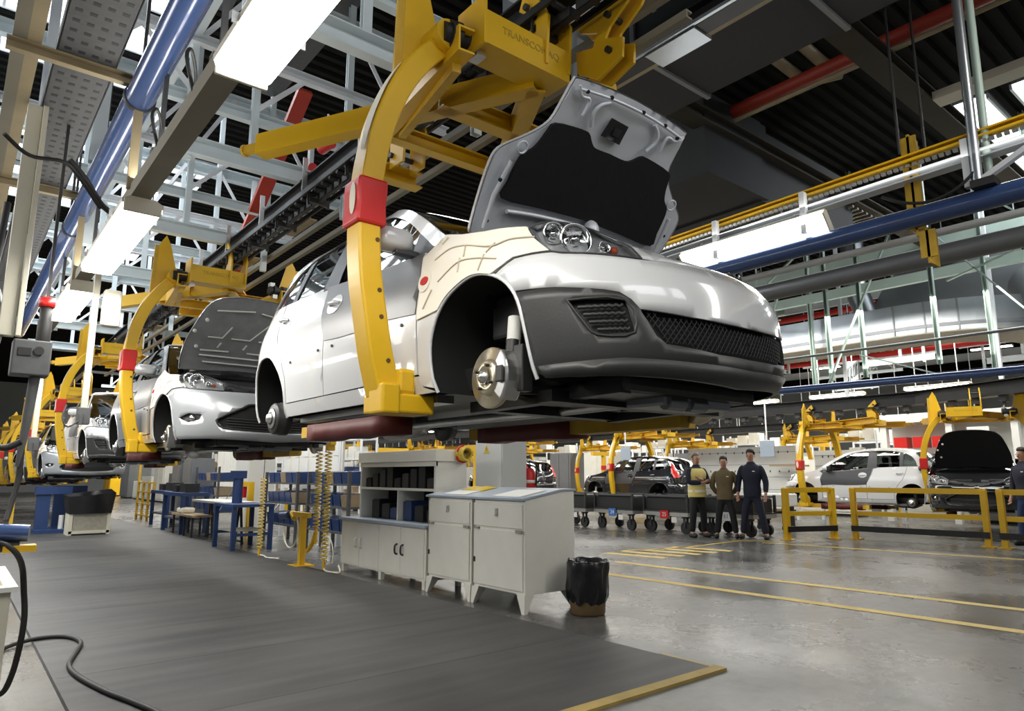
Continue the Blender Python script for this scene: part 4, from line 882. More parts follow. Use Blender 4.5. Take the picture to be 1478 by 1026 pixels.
# tool post with hoist: cream rail, black hoist with red end, control box and hanging hose
t = thing('tool_post', 'cream hanging tool post with control box at the left', 'tool post', (.24, 5.4, 1.55))
b = MB(); b.bar((.205, 5.4, 2.18), (.205, 5.4, 3.78), .085, .07, (0, 1, 0)); b.bar((.265, 5.36, 2.18), (.265, 5.36, 3.78), .03, .05, (0, 1, 0)); part_of(b, 'post', 'post_cream', t, bevel=.004)
b = MB(); b.box(.245, 5.32, 1.93, .455, 5.48, 2.16); part_of(b, 'control_box', 'tray_grey', t, bevel=.01)
b = MB(); b.cbox((.31, 5.317, 2.08), (.07, .01, .05)); b.cyl((.385, 5.32, 2.09), (.385, 5.308, 2.09), .028, 14); part_of(b, 'control_dial', 'black_plastic', t)
b = MB(); b.tube([(.385, 5.4, 1.94), (.37, 5.4, 1.60), (.35, 5.4, 1.35)], [.032, .026, .014], 8); part_of(b, 'hose_sleeve', 'tray_grey', t)
t = thing('tool_balancer', 'black tool balancer with a red collar beside the cream tool post', 'balancer', (.42, 5.6, 2.2))
b = MB(); b.lathe([(0, -.08), (.028, -.08), (.032, .04), (.042, .06), (.042, .22), (.036, .24), (.04, .32), (0, .32)], (.42, 5.6, 2.12), (0, 0, 1), 14); part_of(b, 'balancer_body', 'rubber', t)
b = MB(); b.lathe([(0, .32), (.048, .32), (.052, .345), (.048, .385), (0, .385)], (.42, 5.6, 2.12), (0, 0, 1), 14); part_of(b, 'red_collar', 'red_pad', t)
b = MB(); b.bar((.42, 5.6, 2.50), (.42, 5.6, 3.80), .02, .02); part_of(b, 'balancer_rope', 'steel_dark', t)
cable([(.12, 5.2, 3.0), (.10, 5.2, 2.4), (.12, 5.2, 1.9), (.13, 5.2, 1.62), (.18, 5.2, 1.50), (.26, 5.2, 1.46), (.34, 5.2, 1.50)], .02, 'thick black hose hanging in a loop beside the tool post')
cable([(.36, 5.4, 1.55), (.365, 5.4, 1.3), (.34, 5.35, 1.12), (.32, 5.3, 1.02)], .016, 'black cable hanging straight down below the control box')
cable([(.02, 5.6, 2.6), (.12, 5.5, 2.5), (.16, 5.4, 2.2), (.10, 5.4, 1.9)], .03, 'grey bundled hose at the left edge behind the tool post', 'duct_grey')
# drop poles below the lamps
for x, y, z0, lab in ((.785, 6.25, 1.78, 'white drop pole with socket box below the second lamp'), (.625, 8.05, 1.62, 'white drop pole hanging below the third lamp')):
    t = thing('drop_pole', lab, 'pole', (x, y, z0), group='white drop poles under the lamps')
    b = MB(); b.bar((x, y, z0), (x, y, 2.98), .045, .045, (0, 1, 0)); part_of(b, 'pole', 'post_cream', t, bevel=.004)
    b = MB(); b.cbox((x, y, z0 - .03), (.09, .07, .13)); b.cyl((x - .02, y - .04, z0 - .1), (x - .02, y - .04, z0 - .02), .022, 10); part_of(b, 'socket_box', 'tray_grey', t, bevel=.006)
    if y < 7:
        b = MB(); b.cbox((x + .11, y - .04, 2.62), (.13, .10, .30)); part_of(b, 'junction_box', 'post_cream', t, bevel=.02)
        b = MB(); b.tube(smooth_line([(x - .02, y - .05, z0 - .06), (x - .10, y - .05, z0 - .12), (x - .14, y - .05, z0 - .05), (x - .12, y - .05, z0 + .05)], 4), .007, 6); part_of(b, 'coiled_cable', 'tray_grey', t)

# ---------------------------------------------------------------- over the aisle on the right
b = MB(); b.tube([(6.0, -3, 3.40), (6.0, 4.6, 3.40)], .085, 20); bp_ = single(b, 'blue_pipe', 'pipe_blue', 'thick blue pipe under the yellow chain rail at the right', 'pipe')
batten_lamp(5.95, 2.76, 4.32, 3.52, 'glowing batten lamp by the blue pipe, right of the raised bonnet', 'batten lamps over the aisle', .30, radians(52))
t = thing('chain_rail', 'yellow chain rail on a white beam rising to the right edge', 'conveyor', (6, 2, 3.7))
b = MB(); b.channel((6.0, 5.2, 3.86), (6.0, -3, 4.02), .09, .055, .012); part_of(b, 'yellow_rail', 'yellow_paint', t)
b = MB(); b.channel((6.0, 5.2, 3.70), (6.0, -3, 3.84), .12, .07, .012); part_of(b, 'white_beam', 'frame_white', t)
b = MB()
for q in range(150): y = 5.1 - q*.05; b.cbox((5.98, y, 3.79 + (5.2 - y)*.0195), (.03, .032, .025))
part_of(b, 'rail_chain', 'steel_bright', t)['kind'] = 'stuff'
for y in (3.9, 2.95, 1.62, .6):
    b = MB(); b.bar((5.93, y, 3.50), (5.93, y, 3.90), .06, .05, (0, 1, 0)); part_of(b, 'rail_bracket', 'frame_white', t)
for y, z0, z1 in ((2.05, 3.25, 4.15), (1.98, 3.0, 3.3)):
    b = MB(); b.bar((6.12, y, z0), (6.12, y, z1), .20, .02, (0, 1, 0)); b.bar((6.03, y, z0 + .05), (6.03, y, z1 - .02), .02, .12, (0, 1, 0)); part_of(b, 'yellow_bracket', 'yellow_worn', t)
b = MB(); b.bar((5.93, 1.6, 3.5), (5.93, 1.15, 3.72), .06, .04); part_of(b, 'knee_brace', 'frame_white', t)
cable([(5.9, 2.25, 3.62), (5.88, 2.1, 3.52), (5.88, 1.9, 3.46), (5.88, 1.7, 3.50), (5.9, 1.55, 3.62)], .013, 'black cable looped over the right-hand blue pipe')
for x, y in ((6.02, 2.12), (6.25, 2.0)):
    b = MB(); b.tube([(x, y, 4.0), (x, y, ROOF)], .012, 6); single(b, 'hanging_rod', 'steel_dark', 'thin hanging rod above the yellow bracket, %s of a pair' % ('nearer' if x < 6.1 else 'farther'), 'rod')
t = thing('silver_pole', 'pale silver double pole rising from the blue pipe to the roof', 'pole', (5.92, 1.55, 3.5))
b = MB(); b.cyl((5.92, 1.56, 3.48), (5.88, 1.52, ROOF), .036, 16); part_of(b, 'tube', 'galvanised', t)
b = MB(); b.cyl((6.0, 1.50, 3.48), (5.96, 1.46, ROOF), .030, 16); part_of(b, 'tube', 'frame_green', t)
b = MB(); b.cbox((5.95, 1.52, 3.50), (.16, .16, .06)); part_of(b, 'pole_clamp', 'steel_dark', t)
b = MB(); b.tube([(6.6, -3, 3.42), (6.6, 12, 3.42)], .035, 10); single(b, 'white_pipe', 'frame_white', 'white pipe running below the right-hand blue pipe', 'pipe')
b = MB(); b.tube([(7.3, -3, 3.42), (7.3, 12, 3.42)], .10, 14); single(b, 'grey_pipe', 'duct_grey', 'fat grey pipe beyond the white pipe at the right edge', 'pipe')
# roof level on the right: red main, beige loops, ducts, girders
b = MB(); b.tube([(9.1, -3, 7.0), (9.1, 8.2, 7.0)], .10, 16); single(b, 'red_pipe', 'red_paint', 'long red sprinkler pipe under the dark roof', 'pipe')
b = MB(); b.tube([(9.0, -3, 6.78), (9.0, 8.0, 6.78)], .035, 10); single(b, 'beige_pipe', 'beam_brown', 'thin beige pipe along the underside of the red pipe', 'pipe')
for k, (x, lab) in enumerate(((8.35, 'outer beige pipe bent in a square loop under the roof'), (8.75, 'inner beige pipe bent in a square loop under the roof'))):
    b = MB(); y0 = 4.6 - k*.42; b.tube([(x, -3, 7.45), (x, y0, 7.45), (x + .05, y0 + .1, 7.45), (9.6 - k*.1, y0 + .1, 7.4), (9.7 - k*.1, y0 + .0, 7.3), (9.7 - k*.1, y0 - .5, 7.2)], .085, 12); single(b, 'beige_pipe', 'beam_brown', lab, 'pipe')
for y, lab in ((3.25, 'wide brown roof girder crossing above the silver pole'), (5.6, 'brown roof girder behind the beige pipe loop'), (1.2, 'brown roof girder at the right edge')):
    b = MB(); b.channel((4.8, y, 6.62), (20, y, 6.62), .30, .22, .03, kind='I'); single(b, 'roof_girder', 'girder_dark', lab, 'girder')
b = MB(); b.box(10.2, -1, 6.5, 10.5, 3.1, 6.62); single(b, 'roof_lamp', 'post_cream', 'unlit beige batten fixture left of the silver pole', 'lamp')
b = MB(); b.box(8.9, 7.0, 6.2, 9.2, 8.8, 6.3); single(b, 'roof_lamp', 'post_cream', 'unlit beige batten fixture beside the raised bonnet corner', 'lamp')
t = thing('roof_duct', 'big dark boxed air duct beyond the raised bonnet', 'duct', (9.3, 6.4, 5.4))
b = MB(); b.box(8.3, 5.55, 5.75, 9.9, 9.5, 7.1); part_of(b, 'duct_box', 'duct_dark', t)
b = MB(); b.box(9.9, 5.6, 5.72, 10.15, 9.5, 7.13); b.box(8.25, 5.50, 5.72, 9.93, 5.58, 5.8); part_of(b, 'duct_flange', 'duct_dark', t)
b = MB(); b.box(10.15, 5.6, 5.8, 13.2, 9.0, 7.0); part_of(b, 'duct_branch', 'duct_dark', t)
for q in range(5): b = MB(); b.box(10.2 + q*.16, 5.55, 5.62, 10.26 + q*.16, 5.9, 5.66); part_of(b, 'louvre_slat', 'frame_olive', t)
for q in range(6): b = MB(); b.box(13.0 + q*.2, 5.5, 6.4, 13.07 + q*.2, 6.1, 6.44); part_of(b, 'louvre_slat', 'frame_olive', t)
t = thing('wide_duct', 'wide flat grey duct hanging along the dark rail, upper middle', 'duct', (5.2, 2.5, 5.3))
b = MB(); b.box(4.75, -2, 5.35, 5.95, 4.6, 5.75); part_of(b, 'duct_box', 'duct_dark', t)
for y in (.9, 2.4, 3.9): b = MB(); b.box(4.72, y, 5.32, 5.98, y + .05, 5.78); part_of(b, 'duct_flange', 'duct_grey', t)
t = thing('upper_rail', 'dark upper rail with a brown edge, passing above the raised bonnet', 'conveyor', (4.4, 2.6, 4.8))
b = MB(); b.channel((4.35, -2, 4.95), (4.35, 4.4, 4.95), .16, .20, .014, kind='I'); part_of(b, 'rail_beam', 'rail_black', t)
b = MB(); b.bar((4.52, -2, 4.93), (4.52, 4.4, 4.93), .05, .05); part_of(b, 'brown_edge', 'beam_brown', t)
b = MB(); b.bar((4.24, -2, 4.86), (4.24, 4.4, 4.86), .03, .03); part_of(b, 'steel_edge', 'galvanised', t)
b = MB(); b.box(4.26, 2.9, 4.83, 4.50, 3.4, 4.86); part_of(b, 'splice_plate', 'galvanised', t)
t = thing('bright_duct', 'shiny pale sheet-metal duct between the yellow hook and dark rail', 'duct', (3.8, 3, 5.2))
b = MB(); b.box(3.55, -1.5, 5.15, 4.15, 3.9, 5.75); part_of(b, 'duct_box', 'galvanised', t)
b = MB(); b.add([(3.55, 3.9, 5.15), (4.15, 3.9, 5.15), (4.15, 3.9, 5.75), (3.55, 3.9, 5.75), (3.65, 4.6, 5.5), (4.05, 4.6, 5.5), (4.05, 4.6, 5.8), (3.65, 4.6, 5.8)], [(4, 5, 6, 7), (0, 1, 5, 4), (1, 2, 6, 5), (2, 3, 7, 6), (3, 0, 4, 7)]); part_of(b, 'duct_taper', 'galvanised', t)
for y in (.6, 1.9, 3.2): b = MB(); b.box(3.52, y, 5.12, 4.18, y + .04, 5.78); part_of(b, 'duct_flange', 'galvanised', t)
for x, y, r, lab in ((3.9, 3.55, .035, 'white hanging post in front of the shiny duct'), (3.75, 3.75, .022, 'thin grey hanging post left of the white one')):
    b = MB(); b.bar((x, y, 4.2), (x, y, ROOF), r*2, r*1.4, (0, 1, 0)); single(b, 'hanging_post', 'frame_white' if r > .03 else 'galvanised', lab, 'post')
t = thing('trolley_hook', 'yellow forked trolley hook above the raised bonnet', 'hook', (2.8, 2.5, 3.6))
for x in (2.76, 2.86):
    b = MB(); pts = [(2.74, 4.06), (2.49, 4.06), (2.2, 4.3), (2.12, 4.26), (2.30, 4.02), (2.46, 3.92), (2.50, 3.86), (2.36, 3.80), (2.37, 3.68), (2.56, 3.62), (2.73, 3.74), (2.74, 3.89), (2.60, 3.85), (2.56, 3.93), (2.70, 4.0)]
    b.prism(pts, lambda y, z: (x, y, z), lambda y, z: (x + .018, y, z)); part_of(b, 'hook_plate', 'yellow_paint', t)
for y, z in ((2.46, 3.99), (2.46, 3.76)):
    b = MB(); b.cyl((2.73, y, z), (2.91, y, z), .02, 10); part_of(b, 'hook_bolt', 'steel_dark', t)
b = MB(); b.bar((2.80, 2.6, 4.06), (2.80, 2.6, 4.2), .05, .05); part_of(b, 'hook_shank', 'steel_bright', t)
# ---------------------------------------------------------------- cabinets, bin, hoses and tables beside the mat
XF = 4.36
ORD = ('first', 'second', 'third', 'fourth', 'fifth', 'sixth', 'seventh', 'eighth', 'ninth')
def desk(y0, y1, lab, paper):
    t = thing('desk_cabinet', lab, 'cabinet', ((XF + 5.03)/2, (y0 + y1)/2, 0), group='sloped steel desk cabinets')
    fr, bk = 1.05, 1.135
    side = [(XF + .01, .17), (5.03, .17), (5.03, bk), (4.86, bk), (XF + .01, fr)]
    b = MB(); b.prism(side, lambda x, z: (x, y0, z), lambda x, z: (x, y1, z)); part_of(b, 'body', 'cabinet_cream', t, bevel=.006)
    b = MB(); b.prism([(XF - .025, fr), (4.86, bk + .002), (5.045, bk + .002), (5.045, bk + .022), (4.855, bk + .022), (XF - .025, fr + .02)], lambda x, z: (x, y0 - .012, z), lambda x, z: (x, y1 + .012, z)); part_of(b, 'sloped_top', 'worktop_blue', t)
    b = MB(); b.box(XF - .004, y0 + .03, .78, XF + .012, y1 - .03, 1.01); d = part_of(b, 'drawer', 'cabinet_cream', t, bevel=.004)
    ym = (y0 + y1)/2
    b = MB(); b.cbox((XF - .010, ym, .935), (.016, .035, .06)); b.cyl((XF - .012, ym, .90), (XF - .03, ym, .90), .012, 10); o = b.build('drawer_lock', 'steel_bright', d); o.location = -Vector(t.location)
    b = MB(); b.box(XF - .004, y0 + .03, .20, XF + .012, y1 - .03, .755); d = part_of(b, 'door', 'cabinet_cream', t, bevel=.004)
    b = MB(); b.cbox((XF - .012, y0 + .07, .755), (.02, .09, .028)); b.cbox((XF - .012, y1 - .1, .76), (.02, .07, .02)); o = b.build('latch', 'cabinet_grime', d); o.location = -Vector(t.location)
    b = MB(); b.cbox((XF - .008, y1 - .05, .44), (.02, .02, .05)); o = b.build('door_hinge', 'steel_dark', d); o.location = -Vector(t.location)
    b = MB(); b.box(XF - .006, y1 - .028, .17, XF + .01, y1 - .022, fr); part_of(b, 'front_seam', 'cabinet_grime', t)
    for x, y in ((XF + .06, y0 + .06), (XF + .06, y1 - .06), (4.97, y0 + .06), (4.97, y1 - .06)):
        b = MB(); sx = -1 if x < 4.6 else 1; sy = -1 if y < ym else 1
        b.add([(x - .06, y - .06, .175), (x + .06, y - .06, .175), (x + .06, y + .06, .175), (x - .06, y + .06, .175)] + [(x + sx*.05 + i*.02, y + sy*.045 + j*.02, 0) for i, j in ((-1, -1), (1, -1), (1, 1), (-1, 1))], [(0, 1, 2, 3), (7, 6, 5, 4), (0, 4, 5, 1), (1, 5, 6, 2), (2, 6, 7, 3), (3, 7, 4, 0)]); part_of(b, 'leg', 'cabinet_cream', t)
    return t
desk(5.14, 5.985, 'sloped steel desk cabinet at the near end, beside the black bin', 0)
desk(6.01, 6.86, 'sloped steel desk cabinet adjoining the long low cupboard', 1)
sl = lambda x: 1.072 + (x - XF)*.172
def sheet(y0, y1, x0, x1, lab, mat='paper', up=.003, nm='paper_sheet', cat='paper'):
    b = MB(); P8 = [(x0, y0), (x1, y0), (x1, y1), (x0, y1)]; b.add([(x, y, sl(x) + up) for x, y in P8] + [(x, y, sl(x) + up + .004) for x, y in P8], [(3, 2, 1, 0), (4, 5, 6, 7), (0, 1, 5, 4), (1, 2, 6, 5), (2, 3, 7, 6), (3, 0, 4, 7)]); return single(b, nm, mat, lab, cat)
sheet(6.2, 6.62, 4.42, 4.72, 'white paper sheet on the desk top nearest the low cupboard'); sheet(5.25, 5.7, 4.4, 4.75, 'pale paper sheet on the near desk top')
b = MB()
b.grid(lambda p, q: (4.62 + .2*p, 6.15 + .42*q, sl(4.62 + .2*p) + .012 + .018*sin(pi*p)*sin(pi*q)*(1.3 + sin(9*q))), 8, 12); single(b, 'work_gloves', 'hose_yellow', 'crumpled yellow work gloves lying on the desk top', 'gloves', solid=.01)
# low cupboard with four doors and the shelf unit standing on it
t = thing('low_cupboard', 'long low grey steel cupboard with four doors on short legs', 'cupboard', (4.62, 7.97, 0))
b = MB(); b.box(XF + .005, 6.89, .10, 4.9, 9.08, .69); part_of(b, 'body', 'cabinet_cream', t, bevel=.005)
b = MB(); b.box(XF - .03, 6.87, .69, 4.92, 9.11, .72); part_of(b, 'top', 'worktop_blue', t)
ys = np.linspace(6.92, 9.06, 5)
for q in range(4):
    b = MB(); b.box(XF - .006, ys[q] + .008, .12, XF + .01, ys[q+1] - .008, .675); d = part_of(b, 'door', 'cabinet_cream', t, bevel=.004)
    yh = ys[q+1] - .07 if q % 2 == 0 else ys[q] + .07
    if q == 2: yh = ys[q+1] - .07
    if q == 3: yh = ys[q] + .07
    b = MB(); b.tube(smooth_line([(XF - .006, yh, .47), (XF - .04, yh, .45), (XF - .04, yh, .37), (XF - .006, yh, .35)], 4), .012, 8); o = b.build('handle', 'panel_white' if q > 1 else 'steel_dark', d); o.location = -Vector(t.location)
for y in (6.95, 7.98, 9.03):
    for x in (XF + .04, 4.86):
        b = MB(); b.box(x - .025, y - .03, 0, x + .025, y + .03, .11); part_of(b, 'leg', 'cabinet_cream', t)
t = thing('shelf_unit', 'open pigeonhole shelf unit standing on the low cupboard', 'shelf', (4.75, 7.95, .72))
for nm, q in (('side_panel', (4.53, 8.86, .722, 4.98, 8.90, 1.60)), ('side_panel', (4.53, 6.97, .722, 4.98, 7.01, 1.56)), ('top_panel', (4.50, 6.93, 1.46, 5.0, 8.92, 1.60)), ('lower_lip', (4.52, 6.97, 1.40, 4.56, 8.9, 1.46)), ('shelf_board', (4.53, 7.02, 1.10, 4.96, 8.86, 1.13)), ('divider', (4.56, 7.9, .722, 4.96, 7.92, 1.10))):
    b = MB(); b.box(*q); part_of(b, nm, 'cabinet_cream', t, bevel=.003)
b = MB(); b.box(4.96, 7.0, .722, 4.985, 8.87, 1.46); part_of(b, 'back_panel', 'void_black', t)
for q in range(9):
    y = 7.12 + q*.2; b = MB(); hgt = .12 + .06*((q*7) % 4); b.box(4.60, y, 1.131, 4.9, y + .15, 1.131 + hgt); b.box(4.61, y + .02, 1.131 + hgt, 4.88, y + .12, 1.14 + hgt); single(b, 'parts_box', 'black_plastic' if q % 3 else 'steel_dark', 'dark parts box, %s from the desk end, on the upper pigeonhole shelf' % ORD[q], 'box', 'dark boxes in the pigeonhole shelves', bevel=.006)
for q in range(6):
    y = 7.1 + q*.28
    if abs(y + .1 - 7.91) < .13: y += .06
    b = MB(); b.box(4.62, y, .722, 4.9, y + .2, .86 + .05*(q % 3)); b.box(4.63, y + .02, .86 + .05*(q % 3), 4.88, y + .18, .87 + .05*(q % 3)); single(b, 'parts_box', 'blue_paint' if q in (2, 3) else 'black_plastic', '%s parts box, %s from the desk end, in the lower pigeonholes' % ('blue' if q in (2, 3) else 'black', ORD[q]), 'box', 'boxes in the lower pigeonholes', bevel=.006)
t = thing('cable_roll', 'yellow cable roll with red turns hung at the end of the shelf unit', 'cable roll', (4.86, 6.90, 1.44))
b = MB(); b.tube([(4.86 + .075*cos(a), 6.93 - .006*a/1.2, 1.545 + .075*sin(a)) for a in np.linspace(0, 30, 150)], .014, 6); part_of(b, 'yellow_turns', 'hose_yellow', t)
b = MB(); b.tube([(4.86 + .095*cos(a), 6.88 + .002*a, 1.54 + .09*sin(a)) for a in np.linspace(3.4, 6.0, 20)], .014, 6); b.tube([(4.86 + .098*cos(a), 6.86 + .002*a, 1.56 + .09*sin(a)) for a in np.linspace(1.6, 3.0, 14)], .012, 6); part_of(b, 'red_turns', 'red_pad', t)
b = MB(); b.bar((4.86, 6.78, 1.57), (4.86, 6.935, 1.57), .03, .02); part_of(b, 'hook', 'steel_dark', t)
# white column with warning sign; red pipe and extinguisher behind it
t = thing('electrical_cabinet', 'tall white electrical cabinet with yellow warning triangle', 'cabinet', (5.72, 7.2, 0))
b = MB(); b.box(5.52, 6.93, .0, 5.92, 7.52, 2.25); part_of(b, 'body', 'column_white', t, bevel=.006)
b = MB(); b.box(5.51, 6.95, .1, 5.522, 7.50, 2.2); part_of(b, 'door', 'column_white', t, bevel=.003)
b = MB(); b.prism([(7.20, 1.58), (7.32, 1.58), (7.26, 1.69)], lambda y, z: (5.505, y, z), lambda y, z: (5.511, y, z)); sg = part_of(b, 'warning_sign', 'hose_yellow', t)
b = MB(); b.prism([(7.255, 1.60), (7.268, 1.63), (7.258, 1.63), (7.27, 1.665), (7.252, 1.64), (7.262, 1.64)], lambda y, z: (5.5035, y, z), lambda y, z: (5.505, y, z)); o = b.build('bolt_symbol', 'black_plastic', sg); o.location = -Vector(t.location)
b = MB(); b.tube([(5.965, 7.10, 0), (5.965, 7.10, 2.5)], .03, 10); single(b, 'red_riser', 'red_paint', 'red riser pipe behind the white electrical cabinet', 'pipe')
t = thing('fire_extinguisher', 'red fire extinguisher hung beside the white electrical cabinet', 'extinguisher', (6.015, 6.985, 1.02))
b = MB(); b.lathe([(0, 0), (.07, .0), (.082, .02), (.082, .30), (.06, .35), (.03, .37), (0, .37)], (6.015, 6.985, 1.02), (0, 0, 1), 18); part_of(b, 'cylinder', 'red_pad', t)
b = MB(); b.cyl((6.015, 6.985, 1.39), (6.015, 6.985, 1.44), .02, 8); b.bar((6.015, 6.985, 1.45), (5.955, 6.915, 1.47), .02, .015); b.tube(smooth_line([(6.015, 6.985, 1.42), (6.06, 6.90, 1.38), (6.06, 6.905, 1.15)], 4), .012, 6); part_of(b, 'valve_handle', 'black_plastic', t)
b = MB(); b.lathe([(.0825, .17), (.0832, .17), (.0832, .21), (.0825, .21)], (6.015, 6.985, 1.02), (0, 0, 1), 18); part_of(b, 'label_band', 'paper', t)
b = MB(); b.cbox((5.93, 7.0, 1.3), (.04, .09, .03)); part_of(b, 'wall_hook', 'steel_dark', t)
# bin with a black bag
t = thing('waste_bin', 'brown bin lined with a shiny black bag beside the steel desk', 'bin', (4.86, 4.80, 0))
b = MB(); b.lathe([(0, 0), (.155, 0), (.165, .02), (.175, .46), (.165, .46), (.155, .02), (0, .02)], (0, 0, 0), (0, 0, 1), 24); b.build('bin_body', 'bin_brown', t)
rr = random.Random(3); V = []; NA = 40; hs = [.115, .16, .24, .34, .42, .475, .50, .49, .40]
ph = [rr.uniform(0, 6.28) for _ in range(6)]
for i, h in enumerate(hs):
    base_r = [.178, .192, .20, .196, .195, .197, .185, .165, .15][i]
    for k in range(NA):
        a = 2*pi*k/NA; f = .010*sin(5*a + ph[0] + h*9) + .008*sin(9*a + ph[1] - h*14) + .005*sin(16*a + ph[2] + h*20)
        r_ = base_r + f*(1 if i < 7 else .3); zz = h + (.014*sin(6*a + ph[3]) + .012*sin(11*a + ph[4]) if i in (0, 1) else .006*sin(7*a) if i in (5, 6) else 0)
        V.append((r_*cos(a), r_*sin(a), zz))
b = MB(); b.add(V, [(i*NA + k, (i+1)*NA + k, (i+1)*NA + (k+1) % NA, i*NA + (k+1) % NA) for i in range(len(hs) - 1) for k in range(NA)], True); b.build('bin_bag', 'bag_black', t)
# yellow hose stand and coiled air hoses
t = thing('hose_stand', 'yellow hose stand with a square foot beside the low cupboard', 'stand', (4.12, 9.85, 0))
b = MB(); b.box(-.14, -.16, 0, .14, .16, .02); b.build('foot_plate', 'yellow_paint', t)
b = MB(); b.box(-.04, -.045, .02, .04, .045, .70); b.build('post', 'yellow_paint', t)
b = MB(); b.bar((0, -.22, .72), (0, .34, .72), .06, .07); b.cyl((0, .30, .66), (0, .42, .73), .05, 12); b.build('cross_head', 'yellow_paint', t)
b = MB(); b.cyl((-.05, .42, .70), (-.05, .72, .68), .055, 12); b.build('air_motor', 'plastic_blue', t)
b = MB(); b.tube([(0, .45 + .28*cos(a)*1.0, .50 + .28*sin(a)) for a in np.linspace(2.2, 6.0, 24)], .012, 6); b.build('looped_hose', 'cover_cream', t)
def coil(x, y, z0, z1, lab, r=.04, pitch=.052):
    t = thing('coiled_hose', lab, 'hose', (x, y, z0 - .05), group='yellow coiled air hoses hanging by the mat')
    n = int((z1 - z0)/pitch*10); b = MB(); b.tube([(r*cos(k*2*pi/10), r*sin(k*2*pi/10), .05 + (z1 - z0)*k/n) for k in range(n + 1)], .0095, 5); b.build('coil', 'hose_yellow', t)
    b = MB(); b.tube([(0, 0, z1 - z0 + .05), (0, 0, 2.9 - z0)], .006, 5); b.build('hanger', 'steel_dark', t)
    b = MB(); b.cyl((0, 0, .05), (0, 0, -.06 if z0 < .3 else -.16), .022, 8); b.build('air_coupling', 'yellow_paint', t)
    return t
t = coil(4.06, 11.4, .12, 1.24, 'yellow coiled hose hanging by the blue table, farthest of three')
b = MB(); b.tube(smooth_line([(0, 0, -.04), (.05, -.1, -.055), (.0, -.35, -.055), (.1, -.6, -.055)], 4), .012, 6); b.build('hose_tail', 'cover_cream', t)
t = coil(4.15, 9.45, .55, 1.62, 'yellow coiled hose beside the yellow stand, ending half way down', .045)
b = MB(); b.tube(smooth_line([(0, 0, 0), (-.01, .10, -.18), (-.01, .25, -.28)], 4), .03, 8); b.build('grip', 'yellow_paint', t)
t = coil(4.13, 9.1, .14, 1.62, 'yellow coiled hose reaching the floor beside the low cupboard', .045)
b = MB(); b.tube([(-.02, -.12 + .2*cos(a), .14 + .24*sin(a)) for a in np.linspace(.4, 3.5, 16)], .010, 6); b.tube(smooth_line([(0, 0, -.05), (-.02, -.15, -.07), (.05, -.34, -.075), (.1, -.30, -.06), (.12, -.2, .0)], 4), .012, 6); b.build('hose_tail', 'cover_cream', t)
t = thing('hose_bracket', 'yellow bracket with air fittings holding the two nearer coiled hoses', 'bracket', (4.14, 9.28, 1.66))
b = MB(); b.bar((0, -.3, .08), (0, .3, .08), .08, .06); b.cbox((0, .2, .02), (.1, .1, .1)); b.cbox((0, -.2, .02), (.1, .1, .1)); b.build('bracket_body', 'yellow_paint', t)
b = MB(); b.bar((0, 0, .1), (0, 0, 1.3), .03, .03, (0, 1, 0)); b.build('hanger_rod', 'steel_dark', t)
# things at the left edge, close to the camera
t = thing('wooden_stand', 'cream timber stand at the left edge close to the camera', 'stand', (.08, 5.0, 0))
b = MB(); b.box(-.16, 4.55, 0, .335, 5.5, .70); part_of(b, 'body', 'post_cream', t, bevel=.006)
b = MB(); b.box(-.2, 4.5, .70, .36, 5.55, .725); part_of(b, 'shelf_edge', 'panel_white', t)
b = MB(); b.add([(-.16, 4.6, .725), (.30, 4.6, .725), (.30, 5.45, .725), (-.16, 5.45, .725), (-.16, 4.8, .86), (.22, 4.8, .86), (.22, 5.3, .86), (-.16, 5.3, .86)], [(4, 5, 6, 7), (0, 1, 5, 4), (1, 2, 6, 5), (2, 3, 7, 6), (3, 0, 4, 7)]); part_of(b, 'sloped_top', 'wood', t)
for x in (.05, .2): b = MB(); b.box(x, 4.545, .02, x + .006, 4.551, .69); part_of(b, 'board_joint', 'cabinet_grime', t)
t = thing('air_tool', 'blue and silver air tool lying on the timber stand at left', 'tool', (.16, 5.05, .86))
b = MB(); b.cyl((-.2, .02, .13), (.26, -.05, .10), .05, 14); b.build('tool_body', 'pipe_blue', t)
b = MB(); b.cyl((-.22, -.02, .03), (.22, -.06, .03), .03, 10); b.build('tool_grip', 'rubber', t)
b = MB(); b.cbox((.22, -.06, .018), (.16, .1, .036)); b.build('tool_foot', 'yellow_paint', t)
cable([(.2, 5.0, .93), (.32, 4.95, .90), (.395, 4.95, .80), (.43, 5.0, .62), (.445, 5.0, .49), (.44, 5.0, .34), (.42, 5.05, .16), (.38, 5.1, .06), (.3, 5.2, .10)], .016, 'black air line drooping from the tool on the timber stand', name='air_line')
cable([(.40, 6.3, .02), (.50, 6.62, .02), (.70, 6.76, .03), (.88, 6.70, .03), (.95, 6.42, .03), (.87, 6.05, .03), (.79, 5.7, .03), (.80, 5.35, .03), (.88, 4.9, .03), (.96, 4.6, .03), (1.05, 4.2, .03), (1.1, 3.7, .03)], .016, 'black air hose snaking across the rubber mat', name='floor_hose')
